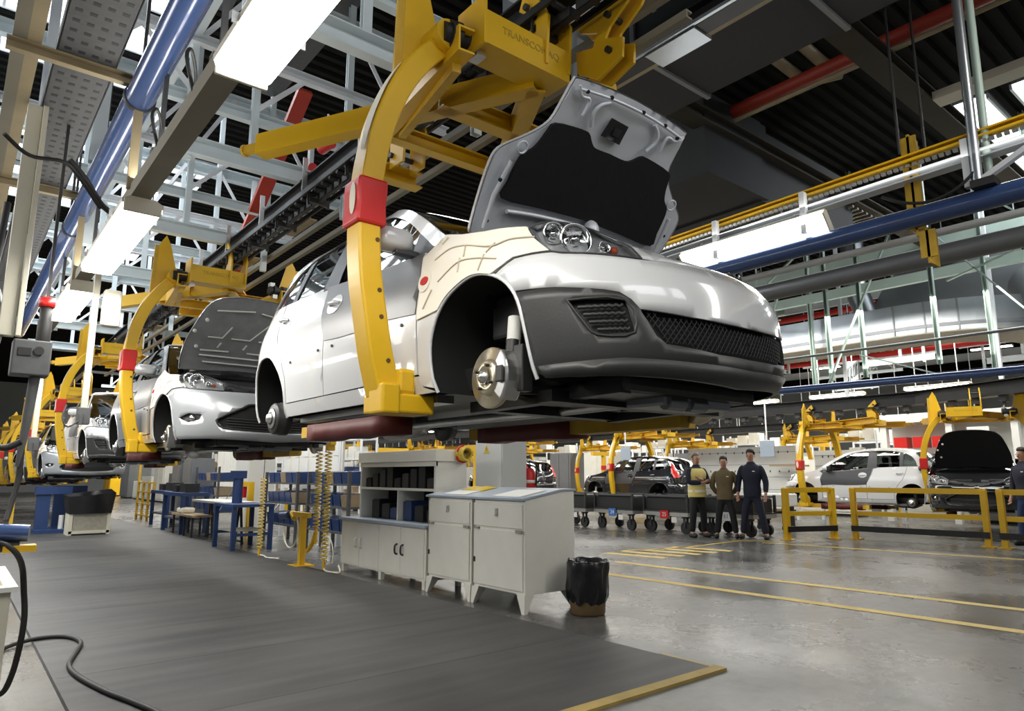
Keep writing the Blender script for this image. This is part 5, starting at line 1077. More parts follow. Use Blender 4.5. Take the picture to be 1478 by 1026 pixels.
# bag-lined bin and blue stands at the far end of the mat
t = thing('parts_bin', 'black-lined bin on a cream frame at the far end of the mat', 'bin', (2.55, 17.9, .014))
b = MB(); b.box(-.33, -.28, .06, .33, .28, .52); b.build('bin_body', 'cabinet_grime', t)
for x in (-.36, .36): b = MB(); b.box(x - .035, -.3, 0, x + .035, .3, .6); b.build('side_frame', 'post_cream', t)
b = MB(); b.box(-.38, -.3, .03, .38, -.26, .09); b.build('front_rail', 'post_cream', t)
b = MB(); b.add([(x*(1 + .06*sin(k*2.3)), y, z + .02*sin(k*1.7)) for k, (x, y, z) in enumerate([(-.40, -.32, .45), (0, -.34, .43), (.42, -.32, .46), (.42, .32, .46), (-.4, .32, .45), (-.45, -.34, .80), (0, -.35, .86), (.46, -.34, .9), (.46, .34, .95), (-.45, .34, .84)])], [(0, 1, 6, 5), (1, 2, 7, 6), (2, 3, 8, 7), (3, 4, 9, 8), (4, 0, 5, 9)], True); b.build('bag_liner', 'bag_black', t)
for x, y, lab in ((1.85, 18.8, 'blue steel lifting stand left of the black-lined bin'), (2.25, 19.6, 'blue steel stand partly behind the black-lined bin')):
    t = thing('blue_stand', lab, 'stand', (x, y, .014))
    b = MB(); b.box(-.22, -.25, 0, .5, .25, .08); b.build('base', 'blue_paint', t)
    b = MB(); b.box(-.2, -.1, .08, .05, .1, .9); b.build('column', 'blue_paint', t)
    b = MB(); b.box(-.25, -.15, .85, .45, .15, 1.02); b.build('head', 'blue_paint', t)
    b = MB(); b.cyl((.3, 0, .08), (.3, 0, .38), .05, 10); b.build('cylinder', 'panel_white', t)
b = MB(); b.bar((1.25, 19.2, .014), (1.25, 19.2, 1.0), .07, .07, (0, 1, 0)); b.box(1.15, 19.1, .014, 1.35, 19.3, .03); single(b, 'yellow_bollard', 'yellow_worn', 'slim yellow bollard left of the blue stands', 'bollard')
# work tables with black trestles, blue table, stools
def trestle_table(x, y, w_, d, h, lab, top='paper', leg='steel_dark'):
    t = thing('work_table', lab, 'table', (x, y, 0)); b = MB(); b.box(-w_/2, -d/2, h - .04, w_/2, d/2, h); b.build('table_top', top, t)
    for yy in (-d*.36, d*.36):
        for s_ in (-1, 1): b = MB(); b.bar((0, yy + s_*.03, h - .04), (0, yy + s_*.22, 0), .04, .04, (1, 0, 0)); b.build('trestle_leg', leg, t)
        b = MB(); b.bar((0, yy - .2, .06), (0, yy + .2, .06), .03, .03, (1, 0, 0)); b.build('stretcher', leg, t)
    return t
trestle_table(4.45, 14.6, .6, 2.6, .78, 'white topped table on black trestles, beyond the blue table')
t = thing('low_bench', 'low timber bench on black legs in front of the trestle table', 'bench', (4.25, 16.4, 0))
b = MB(); b.box(-.2, -1.0, .42, .2, .7, .46); b.build('seat_board', 'wood', t)
for y in (-.9, -.3, .6):
    for x in (-.16, .16): b = MB(); b.box(x - .02, y - .02, 0, x + .02, y + .02, .42); b.build('leg', 'steel_dark', t)
b = MB(); b.cbox((0, .3, .52), (.3, .4, .12)); b.build('cushion', 'cover_cream', t, bevel=.04)
t = thing('blue_table', 'blue steel work table beside the farthest coiled hose', 'table', (4.25, 12.85, 0))
b = MB(); b.box(-.36, -.55, .74, .36, .55, .79); b.build('table_top', 'blue_paint', t)
for x in (-.32, .32):
    for y in (-.5, .5): b = MB(); b.box(x - .035, y - .035, 0, x + .035, y + .035, .74); b.build('leg', 'blue_paint', t)
for y in (-.5, .5): b = MB(); b.box(-.32, y - .02, .25, .32, y + .02, .30); b.build('stretcher', 'blue_paint', t)
b = MB(); b.box(-.3, -.4, .32, .3, .4, .34); b.build('lower_shelf', 'cabinet_grime', t)
b = MB(); b.cyl((4.2, 13.1, .79), (4.2, 13.1, 1.25), .09, 12); b.cbox((4.2, 13.1, 1.3), (.24, .2, .14)); single(b, 'bench_press', 'blue_paint', 'blue bench press standing on the blue table', 'press')
# storage racks with blue bins, boards with paper, grey lockers
def rack(x, y0, y1, h, lab, nb=6, levels=(.35, .75, 1.12)):
    t = thing('storage_rack', lab, 'rack', (x, (y0 + y1)/2, 0))
    for y in (y0, y1):
        for xx in (x - .25, x + .25): b = MB(); b.box(xx - .025, y - .025, 0, xx + .025, y + .025, h); part_of(b, 'upright', 'tray_grey', t)
        b = MB(); b.bar((x - .25, y, .3), (x + .25, y, h - .3), .03, .015); part_of(b, 'cross_brace', 'galvanised', t)
    for z in levels: b = MB(); b.box(x - .26, y0, z, x + .26, y1, z + .03); part_of(b, 'shelf_board', 'tray_grey', t)
    for z in levels:
        n = nb
        for q in range(n):
            y = y0 + .05 + (y1 - y0 - .1)*q/n; w_ = (y1 - y0 - .1)/n*.86
            b = MB(); b.add([(x - .22, y, z + .031), (x + .2, y, z + .031), (x + .2, y + w_, z + .031), (x - .22, y + w_, z + .031), (x - .25, y, z + .22), (x + .2, y, z + .24), (x + .2, y + w_, z + .24), (x - .25, y + w_, z + .22)], [(3, 2, 1, 0), (0, 1, 5, 4), (1, 2, 6, 5), (2, 3, 7, 6), (3, 0, 4, 7), (4, 5, 6, 7)])
            single(b, 'storage_bin', 'plastic_blue' if (q*5 + int(z*10)) % 7 else 'cardboard', '%s %s bin, %s shelf of the %s' % (ORD[q], 'blue' if (q*5 + int(z*10)) % 7 else 'brown', ('lowest', 'middle', 'top')[levels.index(z)], lab), 'bin', 'bins on the ' + lab)
    return t
rack(5.3, 10.3, 11.9, 1.35, 'grey rack of blue bins behind the coiled hoses', 5)
rack(5.3, 12.4, 14.0, 1.35, 'grey rack of blue bins behind the blue table', 5)
rack(5.6, 18.2, 20.2, 1.5, 'farther grey rack of bins beyond the trestle table', 5)
t = thing('notice_board', 'white notice board covered in papers above the racks', 'board', (5.7, 13.1, .9))
b = MB(); b.box(5.68, 11.9, .95, 5.72, 14.9, 2.0); part_of(b, 'board', 'cabinet_cream', t)
for y in (12.0, 14.8): b = MB(); b.box(5.66, y - .03, 0, 5.74, y + .03, 2.0); part_of(b, 'board_post', 'frame_white', t)
for q in range(18):
    y = 12.05 + (q % 6)*.47; z = 1.02 + (q//6)*.32; b = MB(); b.box(5.665, y, z, 5.679, y + .22 + .04*(q % 3), z + .29); part_of(b, 'paper_sheet', 'paper', t)
for y0, lab in ((21.0, 'grey control locker beyond the yellow ladder rack'), (22.2, 'second grey control locker farther back'), (16.3, 'pale grey switch cabinet behind the low bench')):
    t = thing('control_locker', lab, 'locker', (5.6, y0, 0)); b = MB(); b.box(-.3, -.45, 0, .3, .45, 1.75); b.build('body', 'duct_grey' if y0 > 20 else 'panel_white', t, bevel=.01)
    b = MB(); b.box(-.312, -.41, .1, -.3, .41, 1.68); d = b.build('door', 'duct_grey' if y0 > 20 else 'panel_white', t); b = MB(); b.cbox((-.325, -.3, .95), (.03, .03, .16)); b.build('handle', 'black_plastic', d)
t = thing('yellow_cage', 'yellow mesh guard rack at the far corner of the mat', 'guard', (4.55, 22.3, 0))
for y in (-1.0, -.4, .3, 1.0): b = MB(); b.box(-.03, y - .03, 0, .03, y + .03, 1.1 if y < 1 else 1.9); b.build('post', 'yellow_worn', t)
for z in (.12, .45, .78, 1.05): b = MB(); b.box(-.02, -1, z, .02, 1, z + .04); b.build('rail', 'yellow_worn', t)
t = thing('yellow_gate', 'yellow steel gate frame with red box behind the trestle table', 'frame', (5.0, 15.2, 0))
for y in (-.45, .45): b = MB(); b.box(-.05, y - .06, 0, .05, y + .06, 1.05); b.build('post', 'yellow_paint', t)
b = MB(); b.box(-.05, -.5, 1.05, .05, .5, 1.15); b.build('top_rail', 'yellow_paint', t)
b = MB(); b.box(-.1, -.14, .82, .02, .18, 1.05); b.build('red_box', 'red_pad', t)
for k, (x, y) in enumerate(((5.0, 17.4), (5.2, 19.6))):
    t = thing('blue_bench', ('blue steel bench frame past the low bench', 'blue steel bench frame next to the yellow guard rack')[k], 'bench', (x - .6, y, 0))
    for yy in (-.8, .8):
        for xx in (-.25, .25): b = MB(); b.box(xx - .04, yy - .04, 0, xx + .04, yy + .04, .85); b.build('leg', 'blue_paint', t)
    b = MB(); b.box(-.3, -.85, .82, .3, .85, .9); b.build('top', 'blue_paint', t)
    b = MB(); b.box(-.26, -.8, .3, .26, .8, .34); b.build('shelf', 'tray_grey', t)
    b = MB(); b.cbox((0, -.3, 1.0), (.3, .5, .2)); b.cbox((0, .35, .98), (.35, .4, .16)); b.build('crate', 'black_plastic', t)
# ---------------------------------------------------------------- people
def skin_mesh(name, joints, edges, mat, parent, root, sub=1, smooth=True):
    ks = list(joints); me = bpy.data.meshes.new(name); me.from_pydata([joints[k][0] for k in ks], [(ks.index(a), ks.index(b)) for a, b in edges], [])
    me.materials.append(M[mat]); o = bpy.data.objects.new(name, me); link(o, parent)
    sk = o.modifiers.new('skin', 'SKIN'); sk.use_smooth_shade = smooth; sk.branch_smoothing = .3
    if not me.skin_vertices:
        me.skin_vertices.new()
    L = me.skin_vertices[0].data
    for i, k in enumerate(ks):
        r = joints[k][1]; L[i].radius = r if isinstance(r, tuple) else (r, r); L[i].use_root = (k == root)
    if sub: s = o.modifiers.new('subdivision', 'SUBSURF'); s.levels = sub; s.render_levels = sub
    return o
def person(label, loc, rz, h, top, legs, hair, arms='down', vest=False, lean=0., loose=1., gap=.10):
    """front of the figure looks along -Y before turning"""
    t = thing('person', label, 'person', loc, rz, 'workers talking in the aisle'); k = h/1.75
    def V(x, y, z): return (x*k, y*k, z*k)
    J = dict(pelvis=(V(0, 0, .95), (.11, .09)), waist=(V(0, .0, 1.08), (.11, .085)), chest=(V(0, .0, 1.30), (.13, .09)), neck0=(V(0, .015, 1.46), (.065, .06)), neck=(V(0, 0, 1.53), (.052, .052)), head0=(V(0, -.015, 1.60), (.068, .082)), head1=(V(0, -.01, 1.68), (.072, .09)), head2=(V(0, 0, 1.735), (.05, .06)))
    E_ = [('pelvis', 'waist'), ('waist', 'chest'), ('chest', 'neck0'), ('neck0', 'neck'), ('neck', 'head0'), ('head0', 'head1'), ('head1', 'head2')]
    A = {}
    for s, n in ((-1, 'r'), (1, 'l')):
        sh = V(s*.19, .01, 1.40); hipx = s*.095
        if arms == 'down': el, wr, hd = V(s*.27, .02, 1.12), V(s*.27, -.06, .88), V(s*.265, -.09, .80)
        elif arms == 'crossed': el, wr, hd = V(s*.25, -.06, 1.14), V(-s*.02, -.21, 1.17 + .03*s), V(-s*.10, -.20, 1.20 + .03*s)
        else: el, wr, hd = V(s*.28, .07, 1.13), V(s*.16, .16, .93), V(s*.08, .18, .90)
        A[n] = (sh, el, wr, hd)
        J['sh' + n] = (sh, .068*k); J['el' + n] = (el, .045*k); J['wr' + n] = (wr, .030*k); J['pm' + n] = (hd, (.036*k, .022*k))
        E_ += [('chest', 'sh' + n), ('sh' + n, 'el' + n), ('el' + n, 'wr' + n), ('wr' + n, 'pm' + n)]
        d = (Vector(hd) - Vector(wr)).normalized(); side = d.cross(Vector((0, 1, 0)) if abs(d.y) < .8 else Vector((1, 0, 0))).normalized(); bend = d.cross(side)
        for q in range(4):
            ln = (.062, .070, .066, .052)[q]*k; f0 = Vector(hd) + side*(q - 1.5)*.017*k + d*.015*k; f1 = f0 + d*ln*.55 + bend*.008; f2 = f1 + d*ln*.45 + bend*.02
            J['f%s%d' % (n, q)] = (tuple(f1), .0085*k); J['g%s%d' % (n, q)] = (tuple(f2), .0075*k); E_ += [('pm' + n, 'f%s%d' % (n, q)), ('f%s%d' % (n, q), 'g%s%d' % (n, q))]
        th = Vector(wr)*.4 + Vector(hd)*.6 + side*-.03*k; J['t' + n] = (tuple(th + d*.03*k + bend*.012), .010*k); J['u' + n] = (tuple(th + d*.06*k + bend*.02), .009*k); E_ += [('pm' + n, 't' + n), ('t' + n, 'u' + n)]
        J['hip' + n] = (V(hipx, 0, .88), .09*k); J['kn' + n] = (V(hipx + s*gap*.5, -.015, .50), .058*k); J['an' + n] = (V(hipx + s*gap, .02, .10), .042*k); J['toe' + n] = (V(hipx + s*(gap + .03), -.12, .045), (.038*k, .03*k))
        E_ += [('pelvis', 'hip' + n), ('hip' + n, 'kn' + n), ('kn' + n, 'an' + n), ('an' + n, 'toe' + n)]
    body = skin_mesh('body', J, E_, 'skin', t, 'pelvis', 2)
    # clothes
    def loft(nm, mt, secs, n=24):
        b_ = MB(); sm = smooth_line(secs, 4); V_ = []
        for i, (z, rx, ry, cy) in enumerate(sm):
            for q in range(n):
                a = 2*pi*q/n; f = 1 + .012*sin(5*a + z*22) + .010*sin(3*a - z*31); V_.append(V(rx*f*np.sign(cos(a))*abs(cos(a))**.85, cy + ry*f*np.sign(sin(a))*abs(sin(a))**.85, z))
        b_.add(V_, [(i*n + q, i*n + (q+1) % n, (i+1)*n + (q+1) % n, (i+1)*n + q) for i in range(len(sm) - 1) for q in range(n)], True)
        return b_.build(nm, mt, t)
    L_ = loose
    loft('shirt', top, [(.83, .172*L_, .13*L_, 0), (.95, .178*L_, .138*L_, 0), (1.08, .17*L_, .13*L_, 0), (1.25, .196, .142, 0), (1.36, .205, .132, .005), (1.43, .165, .105, .01), (1.475, .095, .085, .01), (1.52, .066, .068, .0)])
    for n in 'rl':
        sh, el, wr, hd = A[n]; cuff = tuple(Vector(el).lerp(Vector(wr), .9)); s_in = (sh[0]*.72, sh[1], sh[2] - .02)
        skin_mesh('sleeve', dict(s0=(s_in, .085*k), sh=(sh, .082*k), el=(el, .064*k), cu=(cuff, .048*k)), [('s0', 'sh'), ('sh', 'el'), ('el', 'cu')], top, t, 's0', 2)
    Tr = dict(belt=(V(0, 0, 1.0), (.15, .112)), crotch=(V(0, 0, .88), (.15, .115)))
    TrE = [('belt', 'crotch')]
    for s, n in ((-1, 'r'), (1, 'l')):
        hx = s*.095; Tr['th' + n] = (V(hx, 0, .80), .098*k); Tr['kn' + n] = (V(hx + s*gap*.5, -.015, .50), .078*k); Tr['an' + n] = (V(hx + s*gap, .015, .09), .068*k); TrE += [('crotch', 'th' + n), ('th' + n, 'kn' + n), ('kn' + n, 'an' + n)]
        b = MB(); x = hx + s*gap; b.grid(lambda p, q, x=x, s=s: V(x + s*.015 + .047*cos(2*pi*p)*sin(pi*q)**.6*(1), -.045 + .135*-cos(pi*q), .0 + max(0, .055*sin(2*pi*p)*sin(pi*q)**.6 + .045) + (.03 if q > .6 else 0)*max(0, sin(2*pi*p))), 14, 10); b.build('shoe', 'black_plastic', t)
    skin_mesh('trousers', Tr, TrE, legs, t, 'crotch', 2)
    # head: hair, ears, nose, eyes
    hc = V(0, .0, 1.675)
    b = MB(); b.grid(lambda p, q: (hc[0] + .086*k*cos(2*pi*p)*sin(pi*.56*q), hc[1] + .012 + .103*k*sin(2*pi*p)*sin(pi*.56*q) + .012*q, hc[2] + .008 + .098*k*cos(pi*.56*q) - (.0 if sin(2*pi*p) > -.3 else -.045*q)), 20, 8); b.build('hair', hair, t, solid=.012)
    for s in (-1, 1):
        b = MB(); b.sphere(V(s*.079, .012, 1.635), .022*k, 8, 6, (.45, .8, 1.2)); b.build('ear', 'skin', t)
        b = MB(); b.sphere(V(s*.030, -.098, 1.645), .010*k, 8, 6); b.build('eye', 'black_plastic', t)
    b = MB(); b.add([V(-.014, -.102, 1.60), V(.014, -.102, 1.60), V(0, -.128, 1.60), V(0, -.100, 1.65)], [(0, 2, 1), (0, 3, 2), (2, 3, 1), (0, 1, 3)], True); b.build('nose', 'skin', t)
    b = MB(); b.cbox(V(0, -.100, 1.567), (.045*k, .012, .008)); b.build('mouth', 'lamp_red', t)
    if vest:
        vm = loft('hi_vis_vest', 'vest_yellow', [(.84, .192, .152, 0), (1.0, .194, .155, 0), (1.12, .190, .15, 0), (1.28, .212, .156, 0), (1.38, .20, .14, .005), (1.44, .15, .112, .01)])
        for z in (.96, 1.10):
            b = MB(); b.lathe([(.199, -.025), (.202, 0), (.199, .025)], (0, 0, z*k), (0, 0, 1), 24); o = b.build('reflective_band', 'vest_band', vm); o.scale = (1, .82, 1)
    else:
        b = MB(); b.cbox(V(.075, -.128, 1.33), (.05, .006, .018)); b.build('chest_badge', 'vest_band', t)
    return t
person('man with grey hair in a yellow high-visibility vest, arms folded, beside the carts', (12.45, 8.98, 0), radians(-20), 1.74, 'cloth_navy', 'cloth_black', 'hair_grey', 'crossed', True, gap=.06)
person('man in a brown khaki shirt and dark trousers, standing in the middle', (12.72, 8.48, 0), radians(-58), 1.66, 'cloth_khaki', 'cloth_black', 'hair_dark', 'back', gap=.10)
person('man in a dark navy jumper and trousers, standing nearest the yellow barrier', (12.95, 7.98, 0), radians(-72), 1.80, 'cloth_navy', 'cloth_navy', 'hair_dark', 'down', loose=.97, gap=.13)
p4_ = person('worker in dark overalls half cut by the right frame edge, behind the barrier', (15.6, 3.95, 0), radians(-120), 1.78, 'cloth_navy', 'blue_paint', 'hair_dark', 'down')
del p4_['group']
# ---------------------------------------------------------------- the second line beyond the aisle
LX = 17.84
white2 = place(car_hatch, (LX, 9.85, .44), pi, 'white hatchback on the far line behind the yellow barrier', 'cars on the far line', skip=('fender_cover', 'bonnet_stay', 'bonnet'))
recolor(white2, {'film_grey': 'film_dark'})
black2 = place(car_sedan, (LX - .1, 17.2, .40), pi, 'black car on the far line behind the parts carts', 'cars on the far line', skip=('bonnet', 'bonnet_stay', 'front_door_seal', 'fender_cover'))
recolor(black2, {'silver_paint': 'black_paint', 'film_grey': 'film_dark'})
black3 = place(car_sedan, (LX - .1, 24.0, .40), pi, 'black car farther along the far line, seen past the fire extinguisher', 'cars on the far line', skip=('bonnet', 'bonnet_stay', 'front_door_seal', 'fender_cover'))
recolor(black3, {'silver_paint': 'black_paint', 'film_grey': 'film_dark'})
dark4 = place(car_sedan, (15.85, 4.82, .42), radians(-72), 'dark car with raised black bonnet facing out at the right edge', 'cars on the far line', skip=('front_door_seal', 'insulation_clip_wire', 'fender_cover', 'bonnet_stay'))
recolor(dark4, {'silver_paint': 'black_paint', 'insulation_grey': 'insulation', 'film_grey': 'film_dark'})
FARC = 'yellow carriers on the far line'
for loc, rz, lab in (((LX, 8.95, .40), pi, 'yellow carrier around the white hatchback on the far line'), ((LX, 15.4, .40), pi, 'yellow carrier around the black car behind the carts'), ((LX, 22.2, .40), pi, 'yellow carrier seen between fire extinguisher and carts'), ((17.0, 5.02, .40), radians(-72), 'yellow carrier around the dark car at the right edge'), ((LX + .2, 29, .40), pi, 'yellow carrier far along the far line, seen under the near car'), ((LX + .2, 36, .40), pi, 'farthest yellow carrier of the far line')):
    place(carrier, loc, rz, lab, FARC)
b = MB(); b.channel((LX, 44, 3.10), (LX, 6.5, 3.10), .34, .32, .02, kind='I'); b.channel((LX, 6.5, 3.10), (16.6, 3.5, 3.10), .34, .32, .02, kind='I'); b.channel((16.6, 3.5, 3.10), (13.5, 0, 3.10), .34, .32, .02, kind='I')
fr_ = single(b, 'conveyor_rail', 'rail_black', 'broad black conveyor rail over the far line, bending to the right', 'conveyor')
for q in range(36):
    y = 3.4 + q*.55 if q < 30 else 20 + (q - 30)*2; b = MB(); x = LX if y > 6.5 else 16.6 + (y - 3.5)/3*1.24
    b.cbox((x, y, 2.88), (.18, .14, .14)); b.cbox((x, y, 2.80), (.05, .05, .12)); part_of(b, 'trolley', 'steel_dark', fr_)
for q in range(8):
    b = MB(); y = 4.5 + q*3.6; b.bar((LX + (.0 if y > 6.5 else -.8), y, 3.25), (LX + (.0 if y > 6.5 else -.8), y, ROOF), .08, .08, (0, 1, 0)); part_of(b, 'rail_hanger', 'frame_white', fr_)
# yellow barrier with black kick rail
def barrier(p0, p1, lab, posts):
    t = thing('safety_barrier', lab, 'barrier', ((p0[0] + p1[0])/2, (p0[1] + p1[1])/2, 0), group='yellow barriers along the aisle')
    a, c = Vector((*p0, 0)), Vector((*p1, 0)); d = (c - a).normalized(); z = Vector((0, 0, 1))
    for q in posts:
        p = a + (c - a)*q; b = MB(); b.bar(p, p + z*1.03, .12, .10, d); part_of(b, 'post', 'yellow_paint', t, bevel=.008)
        b = MB(); b.cbox(p + z*.01, (.22, .22, .02)); part_of(b, 'post_foot', 'yellow_worn', t)
    for h_, hh in ((.99, .10), (.52, .09)): b = MB(); b.bar(a + z*h_, c + z*h_, .06, hh); part_of(b, 'rail', 'yellow_paint', t)
    n_ = Vector((-d.y, d.x, 0)); n_ = n_ if n_.x < 0 else -n_
    b = MB(); b.bar(a + z*.22 + n_*.08, c + z*.22 + n_*.08, .04, .11); part_of(b, 'kick_rail', 'rail_black', t)
barrier((13.24, 7.45), (14.3, 6.98), 'short yellow barrier nearest the men, in front of the white hatchback', (.02, .98))
barrier((14.55, 6.72), (14.75, 4.35), 'long yellow barrier with black kick rail before the white and dark cars', (.02, .98))
barrier((14.75, 4.2), (14.9, 1.2), 'yellow barrier running out of the right frame edge', (.02, .98))
# wheeled parts carts
def cart(x, y, lab, no, pm_, rz=radians(-3)):
    t = thing('parts_cart', lab, 'cart', (x, y, 0), rz, 'black wheeled parts carts parked before the black car')
    b = MB(); b.box(-.42, -.66, .46, .42, .66, .50); b.build('deck', 'steel_dark', t)
    b = MB(); b.box(-.42, -.66, .38, -.38, .66, .47); b.box(.38, -.66, .38, .42, .66, .47); b.box(-.38, -.66, .38, .38, -.62, .47); b.box(-.38, .62, .38, .38, .66, .47); b.build('frame', 'steel_bright', t)
    for yy in (-.64, .64):
        for xx in (-.4, .4): b = MB(); b.box(xx - .025, yy - .025, .47, xx + .025, yy + .025, .86); b.build('corner_post', 'steel_dark', t)
    for xx in (-.4, .4): b = MB(); b.box(xx - .02, -.64, .80, xx + .02, .64, .84); b.build('top_rail', 'tray_grey', t)
    b = MB(); b.box(-.37, -.6, .50, .37, .6, .78); b.box(-.36, -.58, .78, .36, .58, .80); b.build('load', 'black_plastic', t, bevel=.01)
    for yy in (-.5, .5):
        for xx in (-.3, .3):
            b = MB(); b.cyl((xx - .035, yy, .13), (xx + .035, yy, .13), .13, 16); w_ = b.build('wheel', 'rubber', t)
            b = MB(); b.box(xx - .06, yy - .03, .13, xx - .045, yy + .03, .38); b.box(xx + .045, yy - .03, .13, xx + .06, yy + .03, .38); b.box(xx - .06, yy - .06, .34, xx + .06, yy + .06, .38); b.build('caster_fork', 'steel_dark', t)
    b = MB(); b.box(-.445, -.12, .32, -.43, .12, .50); b.build('number_plate', pm_, t)
    text_part('plate_number', no, .13, 'sign_blue' if pm_ == 'paper' else 'paper', t, (-.446, 0, .41), (0, -1, 0), (0, 0, 1), .001)
    b = MB(); b.box(-.435, -.35, .24, -.42, -.2, .36); b.build('tow_plate', 'panel_white', t)
for x, y, no, pm_, lab in ((12.95, 13.0, '70', 'paper', 'black parts cart with white plate, beside the desk cabinet edge'), (13.05, 11.55, '24', 'sign_blue', 'black parts cart with blue number plate, middle of the row'), (13.2, 10.1, '25', 'red_pad', 'black parts cart with red number plate, next to the vested man'), (13.6, 8.75, '61', 'paper', 'black parts cart mostly hidden behind the three men')):
    cart(x, y, lab, no, pm_)
# pegboard, workstation and other things behind the far line
def board(y0, y1, x, z0, z1, lab, holes=True):
    t = thing('white_pegboard', lab, 'board', (x, (y0 + y1)/2, 0)); b = MB(); b.box(x, y0, z0, x + .06, y1, z1); part_of(b, 'board', 'panel_white', t)
    for y in (y0 + .1, y1 - .1): b = MB(); b.box(x + .06, y - .04, 0, x + .14, y + .04, z1); part_of(b, 'board_post', 'frame_white', t)
    b = MB()
    for q in range(12):
        y = y0 + .25 + (y1 - y0 - .5)*q/11
        for z in (z1 - .18, z1 - .75): b.box(x - .006, y - .02, z - .03, x, y + .02, z + .03)
    part_of(b, 'hook_slot', 'board_hole', t)['kind'] = 'stuff'
    for q in range(5): z = z0 + (z1 - z0)*(q + .5)/5; b = MB(); b.box(x - .004, y0, z, x, y1, z + .012); part_of(b, 'board_seam', 'duct_grey', t)
board(10.4, 14.2, 19.3, .3, 2.15, 'large white pegboard behind the three men'); board(7.8, 10.2, 20.0, .5, 2.0, 'white pegboard behind the white hatchback bonnet')
b = MB(); b.bar((18.95, 9.9, 1.55), (18.95, 11.0, 1.57), .25, .05); single(b, 'wall_shelf', 'wood', 'small timber shelf on the white pegboard', 'shelf')
t = thing('workstation', 'white lit workstation with red baskets behind the white hatchback', 'workstation', (21.3, 7.0, 0))
for y in (5.4, 6.9, 8.6): b = MB(); b.box(21.0, y - .08, 0, 21.2, y + .08, 3.0); part_of(b, 'upright', 'panel_white', t)
b = MB(); b.box(20.9, 5.2, 2.75, 21.9, 8.8, 3.0); part_of(b, 'canopy', 'panel_white', t)
b = MB(); b.box(21.0, 5.3, .8, 21.9, 8.7, 1.7); part_of(b, 'bench', 'panel_white', t)
b = MB(); b.box(21.85, 5.3, 1.7, 21.95, 8.7, 2.75); part_of(b, 'back_panel', 'panel_white', t)
for y in (7.2, 7.7, 8.2): b = MB(); b.box(21.1, y - .17, 2.05, 21.5, y + .17, 2.35); part_of(b, 'red_basket', 'red_pad', t)
for y in (6.3, 6.65): b = MB(); b.box(20.9, y - .15, 1.5, 21.1, y + .15, 2.1); part_of(b, 'black_bag', 'black_plastic', t)
b = MB(); b.box(20.95, 5.95, 2.1, 20.98, 6.45, 2.55); part_of(b, 'paper_sheet', 'paper', t)
for k, (x, y, c_, lab) in enumerate(((16.4, 9.6, 'sign_blue', 'pale blue hanging sheet above the white hatchback bonnet'), (16.6, 14.6, 'worktop_blue', 'pale blue screen above the roof of the black car'))):
    t = thing('hanging_screen', lab, 'screen', (x, y, 1.75)); b = MB(); b.box(-.02, -.2, 0, .02, .2, .42); b.build('screen', 'worktop_blue', t, bevel=.008); b = MB(); b.bar((0, 0, .42), (0, 0, ROOF - 1.75), .03, .03, (0, 1, 0)); b.build('screen_hanger', 'frame_white', t)
t = thing('white_trolley', 'pale trolley between the navy man and the barrier', 'trolley', (15.6, 9.0, 0))
b = MB(); b.box(-.3, -.4, .55, .3, .45, .85); b.build('tray', 'panel_white', t, bevel=.03)
for y in (-.3, .35): b = MB(); b.box(-.25, y - .02, .1, .25, y + .02, .55); b.build('leg', 'steel_dark', t)
for y in (-.3, .35):
    for x in (-.2, .2): b = MB(); b.cyl((x - .02, y, .06), (x + .02, y, .06), .06, 12); b.build('wheel', 'rubber', t)
# yellow gantry posts seen past the extinguisher
for k, (x, y) in enumerate(((14.2, 19.2), (13.9, 17.6))):
    t = thing('yellow_gantry', ('yellow gantry post with a cross arm, behind the fire extinguisher', 'yellow gantry post with a cross arm, nearer the carts')[k], 'gantry', (x, y, 0))
    b = MB(); b.box(-.12, -.12, 0, .12, .12, 2.1); b.build('post', 'yellow_paint', t)
    b = MB(); b.box(-.1, -1.0, 2.1, .1, 1.0, 2.32); b.build('cross_arm', 'yellow_paint', t)
    b = MB(); b.bar((0, .1, 1.6), (0, .6, 2.1), .08, .1, (1, 0, 0)); b.build('knee', 'yellow_worn', t)
# pipes, curved tray, dome duct and green props above the far line
b = MB(); b.tube([(14.0, 11.5, 3.15), (14.0, -4, 2.98)], .075, 12); single(b, 'blue_pipe', 'pipe_blue', 'thin blue pipe crossing above the far line, below the green props', 'pipe')
b = MB(); b.tube([(14.6, 9, 3.9), (14.6, -4, 3.85)], .03, 8); single(b, 'grey_pipe', 'duct_grey', 'thin grey pipe above the thin blue pipe on the right', 'pipe')
t = thing('curved_tray', 'galvanised curved conveyor tray among the green props', 'tray', (19.2, 7, 4.3))
cx0, cy0, R0 = 19.6, 6.3, 3.1
V0 = [(16.5, 16)] + [(16.5, 9.5)] + arc((cx0, cy0), R0, 180, 262, 14)
b = MB()
n = len(V0); b.add([(x, y, 4.42) for x, y in V0] + [(x, y, 5.12) for x, y in V0], [(i, i+1, i+1+n, i+n) for i in range(n-1)], False); part_of(b, 'outer_band', 'galvanised', t, solid=.03)
V1 = [(17.9, 16)] + [(17.9, 9.5)] + arc((cx0, cy0), R0 - 1.4, 180, 262, 14)
b = MB(); b.add([(x, y, 4.42) for x, y in V0] + [(x, y, 4.38) for x, y in V1], [(i, i+1, i+1+n, i+n) for i in range(n-1)], False); part_of(b, 'tray_floor', 'cabinet_grime', t, solid=.03)
b = MB(); b.add([(x - .02, y, 4.52) for x, y in V0] + [(x - .02, y, 4.6) for x, y in V0], [(i, i+1, i+1+n, i+n) for i in range(n-1)], False); part_of(b, 'band_rail', 'duct_grey', t, solid=.03)
